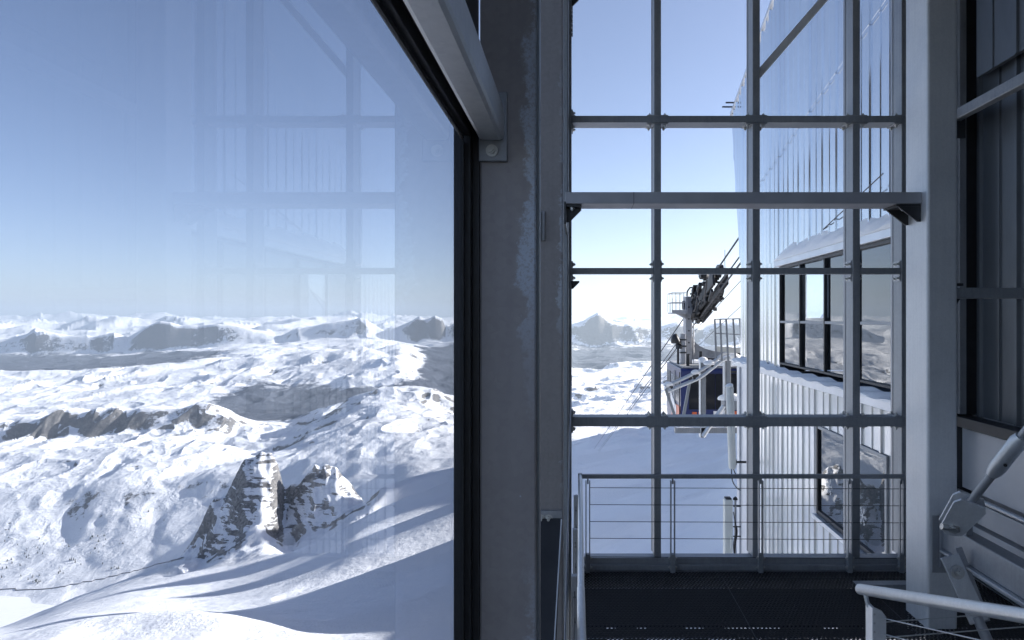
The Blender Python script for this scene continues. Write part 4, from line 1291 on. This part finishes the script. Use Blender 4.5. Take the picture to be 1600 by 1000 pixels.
for k in range(15):
    y = 25.2 + k * 0.41
    for f in (0.15, 0.95):
        c = at_y(y, f) + Vector((0.1, 0, 0.12 if f < .5 else 0.14))
        rr = 0.17 + 0.03 * rnd.random()
        MB().tube([c - Vector((0.08, 0, 0)), c + Vector((0.1, 0, 0))], rr, 16).build('carriage_wheel', M['machinery'], car)
for k in range(46):
    y = rnd.uniform(25.6, 31.0); f = rnd.uniform(-0.45, 1.05)
    c = at_y(y, f) + Vector((rnd.uniform(-.35, .4), 0, rnd.uniform(-.08, .1)))
    a, b_, c_ = rnd.uniform(.06, .2), rnd.uniform(.12, .4), rnd.uniform(.06, .2)
    dd_ = (dr + Vector((0, rnd.uniform(-.3, .3), rnd.uniform(-.5, .5)))).normalized()
    MB().beam(c - dd_ * b_, c + dd_ * b_, a, c_).build('carriage_link', M['machinery'] if k % 4 else M['machine_grey'], car, 0.015)
for k in range(9):
    y = rnd.uniform(24.6, 30.6); f = rnd.uniform(0, 1)
    c = at_y(y, f) + Vector((-.3, 0, 0))
    p2 = at_y(y + rnd.uniform(.4, .9), rnd.uniform(0.1, 1)) + Vector((-.34, 0, 0))
    MB().tube([c, (c + p2) / 2 + Vector((0, 0, -.16)), p2], 0.03, 6).build('carriage_hose', M['rope'], car, smooth=True)
hp = at_y(30.3, 0.6)
MB().tube([Vector((4.6, 30.4, 3.6)), Vector((5.8, 30.4, 3.6))], 0.2, 20).build('pivot', M['machinery'], car, smooth=True)
MB().beam(Vector((5.2, 30.35, 3.2)), Vector((5.3, 29.4, 4.1)), 0.5, 0.5).build('carriage_yoke', M['machinery'], car, 0.05)
c = at_y(25.3, 0.0)
MB().tube([c + Vector((0.3, 0, 0.0)), c + Vector((0.3, 0, 0.75))], 0.012, 6).build('aerial', M['rope'], car)
lump(at_y(27.6, -0.35) + Vector((-.1, 0, .0)), .2, .4, .2, 'brake_head', car, 21, M['machinery'])
lump(at_y(27.4, -0.4) + Vector((-.35, 0, .12)), .2, .3, .1, 'brake_head', car, 22, M['machinery'])

# ------------------------------------------------------------------ dock structure in front of the cabin
DZ = 24.0
def D(u, v, z=DZ): return P(u, v, z)
dock = thing('dock_structure', 'snow dusted steel dock frame with curved twin guide tubes in front of the cabin', 'dock frame', (4.5, DZ, -2))
def col_px(u0, u1, v0, v1, z, dep, name, mat, parent, bev=0.01):
    a, b_ = P(u0, v1, z), P(u1, v0, z)
    return MB().box(a.x, b_.x, z, z + dep, a.z, b_.z).build(name, mat, parent, bev)
col_px(1096, 1103, 567, 684, DZ, 0.22, 'post', M['galv_grid'], dock)
col_px(1134.5, 1142, 564, 668, DZ, 0.24, 'post', M['galv_grid'], dock)
col_px(1094.3, 1095.6, 567, 684, DZ - 0.02, 0.3, 'post_flange', M['tube'], dock)
col_px(1132, 1133.8, 564, 668, DZ - 0.02, 0.3, 'post_flange', M['tube'], dock)
upr = [(1039, 604), (1060, 595), (1081, 585), (1096, 578), (1111, 568.5), (1126, 556.5), (1134, 552.5), (1150, 549)]
lwr = [(1044, 611.5), (1062, 603.5), (1078, 597), (1094.5, 589.5), (1114, 574.5), (1129, 563), (1140, 559)]
def smooth_path(pts, z, n=4):
    P3 = [P(u, v, z) for u, v in pts]
    out = []
    for i in range(len(P3) - 1):
        p0, p1, p2, p3 = P3[max(i - 1, 0)], P3[i], P3[i + 1], P3[min(i + 2, len(P3) - 1)]
        for k in range(n):
            t = k / n
            out.append(0.5 * ((2 * p1) + (p2 - p0) * t + (2 * p0 - 5 * p1 + 4 * p2 - p3) * t * t + (3 * p1 - p0 - 3 * p2 + p3) * t ** 3))
    out.append(P3[-1])
    return out
MB().tube(smooth_path(upr, DZ - 0.2), 0.062, 12).build('guide_tube', M['tube'], dock, smooth=True)
MB().tube(smooth_path(lwr, DZ - 0.2), 0.062, 12).build('guide_tube', M['tube'], dock, smooth=True)
for (p, q) in (((1048, 602), (1050, 608)), ((1083, 586), (1085, 594)), ((1112, 569), (1113, 575))):
    MB().beam(D(*p, DZ - 0.1), D(*q, DZ - 0.1), 0.3, 0.09).build('guide_clamp', M['machinery'], dock, 0.01)
for (p, q) in (((1040, 607), (1056, 655)), ((1078, 595), (1067, 655))):
    MB().beam(D(*p, DZ), D(*q, DZ), 0.1, 0.1).build('strut', M['galv_grid'], dock, 0.01)
pb = col_px(1055, 1200, 668, 677, DZ, 0.3, 'platform_beam', M['galv_grid'], dock)
a = P(1056, 668, DZ)
snow_m = snow_strip(0, 0.26, 0, 3.0, 0, 0.09, 6, .5)
mm = MB(); mm.add([(a.x + v[1], DZ + 0.01 + v[0], a.z + 0.002 + v[2]) for v in snow_m.v], snow_m.f)
mm.build('snow', M['snow'], pb, smooth=True)
MB().tube([D(1098, 682, DZ - 0.05), D(1131, 634, DZ - 0.05)], 0.085, 12).build('strut', M['tube'], dock, smooth=True)
MB().box(D(1131, 0).x, D(1160, 0).x, DZ - .1, DZ + .5, D(0, 640).z, D(0, 626).z).build('buffer_box', M['galv_grid'], dock, 0.02)
lump((D(1145, 0).x, DZ + .2, D(0, 624).z), .45, .3, .2, 'snow_cap', dock, 33)
lump((D(1099.5, 0).x, DZ + .1, D(0, 565).z), .17, .18, .14, 'snow_cap', dock, 34)
lump((D(1138, 0).x, DZ + .1, D(0, 562).z), .22, .2, .16, 'snow_cap', dock, 35)
lump((D(1106, 0).x, DZ - .2, D(0, 568).z), .2, .12, .12, 'snow_cap', dock, 36)
lump((D(1146, 0).x, DZ + .1, D(0, 561).z), .3, .24, .24, 'snow_cap', dock, 37)
lump((D(1085, 0).x, DZ - .2, D(0, 582.5).z), .15, .1, .1, 'snow_cap', dock, 38)
lump((D(1043, 0).x, DZ - .2, D(0, 600.5).z), .12, .1, .1, 'snow_cap', dock, 39)

fence = thing('dock_railing', 'tall bare steel railing panel standing beyond the dock beside the building', 'railing', (5.2, 23.4, 1.6))
FZ = 23.4
for (ua, ub, v1) in ((1116.8, 1119, 560), (1125.2, 1128, 564), (1134.6, 1138, 567), (1145.4, 1149.5, 566), (1156, 1159.5, 553)):
    MB().beam(P(ua, 499, FZ), P(ub, v1, FZ), 0.06, 0.045, (0, 1, 0)).build('post', M['galv_grid'], fence)
MB().tube([P(1116, 499, FZ), P(1157, 498, FZ)], 0.02, 8).build('rail', M['galv'], fence)
MB().tube([P(1117.2, 520.5, FZ), P(1158, 522.8, FZ)], 0.018, 8).build('rail', M['galv'], fence)
MB().prism([P(1118, 541, FZ + 0.1), P(1160, 544, FZ + 0.1), P(1160, 552, FZ + 0.1), P(1118, 549, FZ + 0.1)], (0, 0.04, 0)).build('toe_board', M['antenna'], fence)

# ------------------------------------------------------------------ antennas on the corner of the building
an = thing('panel_antenna', 'upper cream cylinder antenna with a snow cap and dangling cables', 'antenna', (3.9, 18, 0))
AZ = 17.6
pt, pbm = P(1140, 604, AZ), P(1144.5, 732, AZ)
MB().tube([pt, pt + (pbm - pt) * .02, pbm + (pt - pbm) * .02, pbm], [0.085, 0.102, 0.098, 0.08], 20).build('shell', M['antenna'], an, smooth=True)
lump(pt + Vector((0, 0, 0.02)), .1, .1, .08, 'snow_cap', an, 41)
for k, pts in enumerate(([(1143, 731), (1143.5, 745), (1146, 755), (1152, 763), (1157, 766)], [(1145.5, 731), (1148, 738), (1152, 744), (1157, 748)])):
    MB().tube(smooth_path(pts, AZ), 0.014, 6).build('cable', M['rope'], an, smooth=True)
MB().tube([P(1150, 722, AZ + .1), P(1168, 722, AZ + .3)], 0.03, 8).build('bracket', M['machinery'], an)
MB().box(P(1147.5, 0, AZ).x, P(1151, 0, AZ).x, AZ - .02, AZ + .1, P(0, 727, AZ).z, P(0, 718, AZ).z).build('clamp', M['machinery'], an, .01)
an2 = thing('panel_antenna', 'lower grey panel antenna beside a clamped pole at the corner of the building', 'antenna', (3.8, 17, -2))
a, b_ = P(1132.5, 1000, 17.2), P(1145.5, 781, 17.2)
MB().box(a.x, b_.x, 17.2, 17.45, a.z, b_.z).build('shell', M['antenna'], an2, 0.035)
MB().box(a.x + .03, b_.x - .03, 17.22, 17.43, b_.z, b_.z + 0.03).build('end_cap', M['machinery'], an2, 0.01)
MB().tube([P(1149, 1000, 17.5), P(1149, 781, 17.5)], 0.03, 10).build('pole', M['galv'], an2, smooth=True)
lump(P(1149, 780, 17.5), .055, .055, .06, 'pole_cap', an2, 44, M['machinery'])
for v in (791, 823, 838):
    MB().beam(P(1146, v, 17.47), P(1157, v, 17.6), 0.035, 0.03).build('clamp', M['machinery'], an2, 0.006)
for k in range(3):
    pts = [(1146 + k, 800 + 8 * k), (1150 + k, 830), (1146 + k, 850 + 5 * k), (1148, 880), (1149 + k, 940)]
    MB().tube(smooth_path(pts, 17.42), 0.012, 6).build('cable', M['rope'], an2, smooth=True)
MB().box(P(1141.5, 0, 17.1).x, P(1144, 0, 17.1).x, 17.1, 17.18, P(0, 858, 17.1).z, P(0, 840, 17.1).z).build('radio_unit', M['antenna'], an2, .01)

# ------------------------------------------------------------------ far valley: road and trees
rd = [(-20, 923), (0, 922.5), (20, 921), (28, 923.5), (45, 924), (60, 922), (90, 918.5), (130, 911), (170, 903), (210, 893), (250, 882), (285, 873)]
pp = smooth_path(rd, 1.0, 6)
line = []
for q in pp:
    u_, v_ = U0 + q.x * F, V0 - (q.z - CZ) * F
    line.append(hit(u_, v_))
m = MB()
vs, fs_ = [], []
for i, q in enumerate(line):
    d_ = (line[min(i + 1, len(line) - 1)] - line[max(i - 1, 0)]); d_.z = 0
    if d_.length < 1e-3: d_ = Vector((1, 0, 0))
    s_ = Vector((-d_.y, d_.x, 0)).normalized() * 2.2
    for sgn in (1, -1):
        vs.append(q + s_ * sgn + Vector((0, 0, 2.0))); vs.append(q + s_ * sgn * 1.6 + Vector((0, 0, -6.0)))
for i in range(len(line) - 1):
    a_, b2 = 4 * i, 4 * i + 4
    fs_ += [(a_, a_ + 2, b2 + 2, b2), (a_, b2, b2 + 1, a_ + 1), (a_ + 2, a_ + 3, b2 + 3, b2 + 2)]
m.add(vs, fs_)
structure(m.build('road', plain('salted asphalt', (0.22, 0.22, 0.24), 0.8, 0, 0.3, 0.05)))

def conifer():
    mb = MB()
    rnd = random.Random(5)
    mb.tube([(0, 0, -1.5), (0, 0, 5.0), (0, 0, 10.2)], [0.3, 0.2, 0.05], 6)
    for k in range(9):
        z = 1.2 + k * 1.02
        r = 2.5 * (1 - k / 9.6) + 0.15
        n = 9
        o = len(mb.v)
        mb.v.append((0, 0, z + 1.5))
        for j in range(n * 2):
            a = 2 * math.pi * j / (2 * n) + k
            rr = r * (rnd.uniform(.85, 1.15) if j % 2 == 0 else rnd.uniform(.45, .65))
            mb.v.append((rr * math.cos(a), rr * math.sin(a), z - (0.5 if j % 2 == 0 else 0.1)))
        mb.f += [(o, o + 1 + j, o + 1 + (j + 1) % (2 * n)) for j in range(2 * n)]
        mb.f.append(tuple(o + 1 + j for j in reversed(range(2 * n))))
    return mb
fir = conifer().build('conifer_tree', plain('dark conifer needles', (0.025, 0.035, 0.028), 0.9, 0, 0.5, 0.4))
TL = 'small dark conifer standing in the snow on the slope above the frozen lake'
TG = 'conifers on the slope above the lake'
tag(fir, TL, 'tree', TG)
rnd = random.Random(19)
seeds = [(60, 847), (69, 850), (97, 853), (111, 856), (118, 854), (147, 863), (159, 850), (164, 847), (114, 878), (120, 877), (126, 883), (99, 895),
         (54, 907), (60, 910), (48, 901), (72, 898), (39, 907), (9, 907), (2, 887), (33, 881), (18, 880), (36, 869), (45, 871), (63, 862), (146, 840),
         (160, 838), (128, 832), (200, 808), (216, 805), (232, 800), (226, 798), (255, 795), (256, 812), (170, 886), (180, 890), (188, 850), (222, 840), (20, 850), (8, 845)]
pts = []
for (u, v) in seeds:
    for k in range(rnd.choice((1, 2, 3, 4)) if u < 190 else rnd.choice((1, 2))):
        pts.append((u + rnd.gauss(0, 5), v + rnd.gauss(0, 3)))
first = True
for (u, v) in pts:
    q = hit(max(-15, u), v)
    o = fir if first else fir.copy()
    if not first: COL.objects.link(o)
    first = False
    sc = rnd.uniform(0.7, 1.35)
    o.location = q
    o.scale = (sc * rnd.uniform(.85, 1.2), sc * rnd.uniform(.85, 1.2), sc)
    o.rotation_euler = (0, 0, rnd.uniform(0, 6.28))
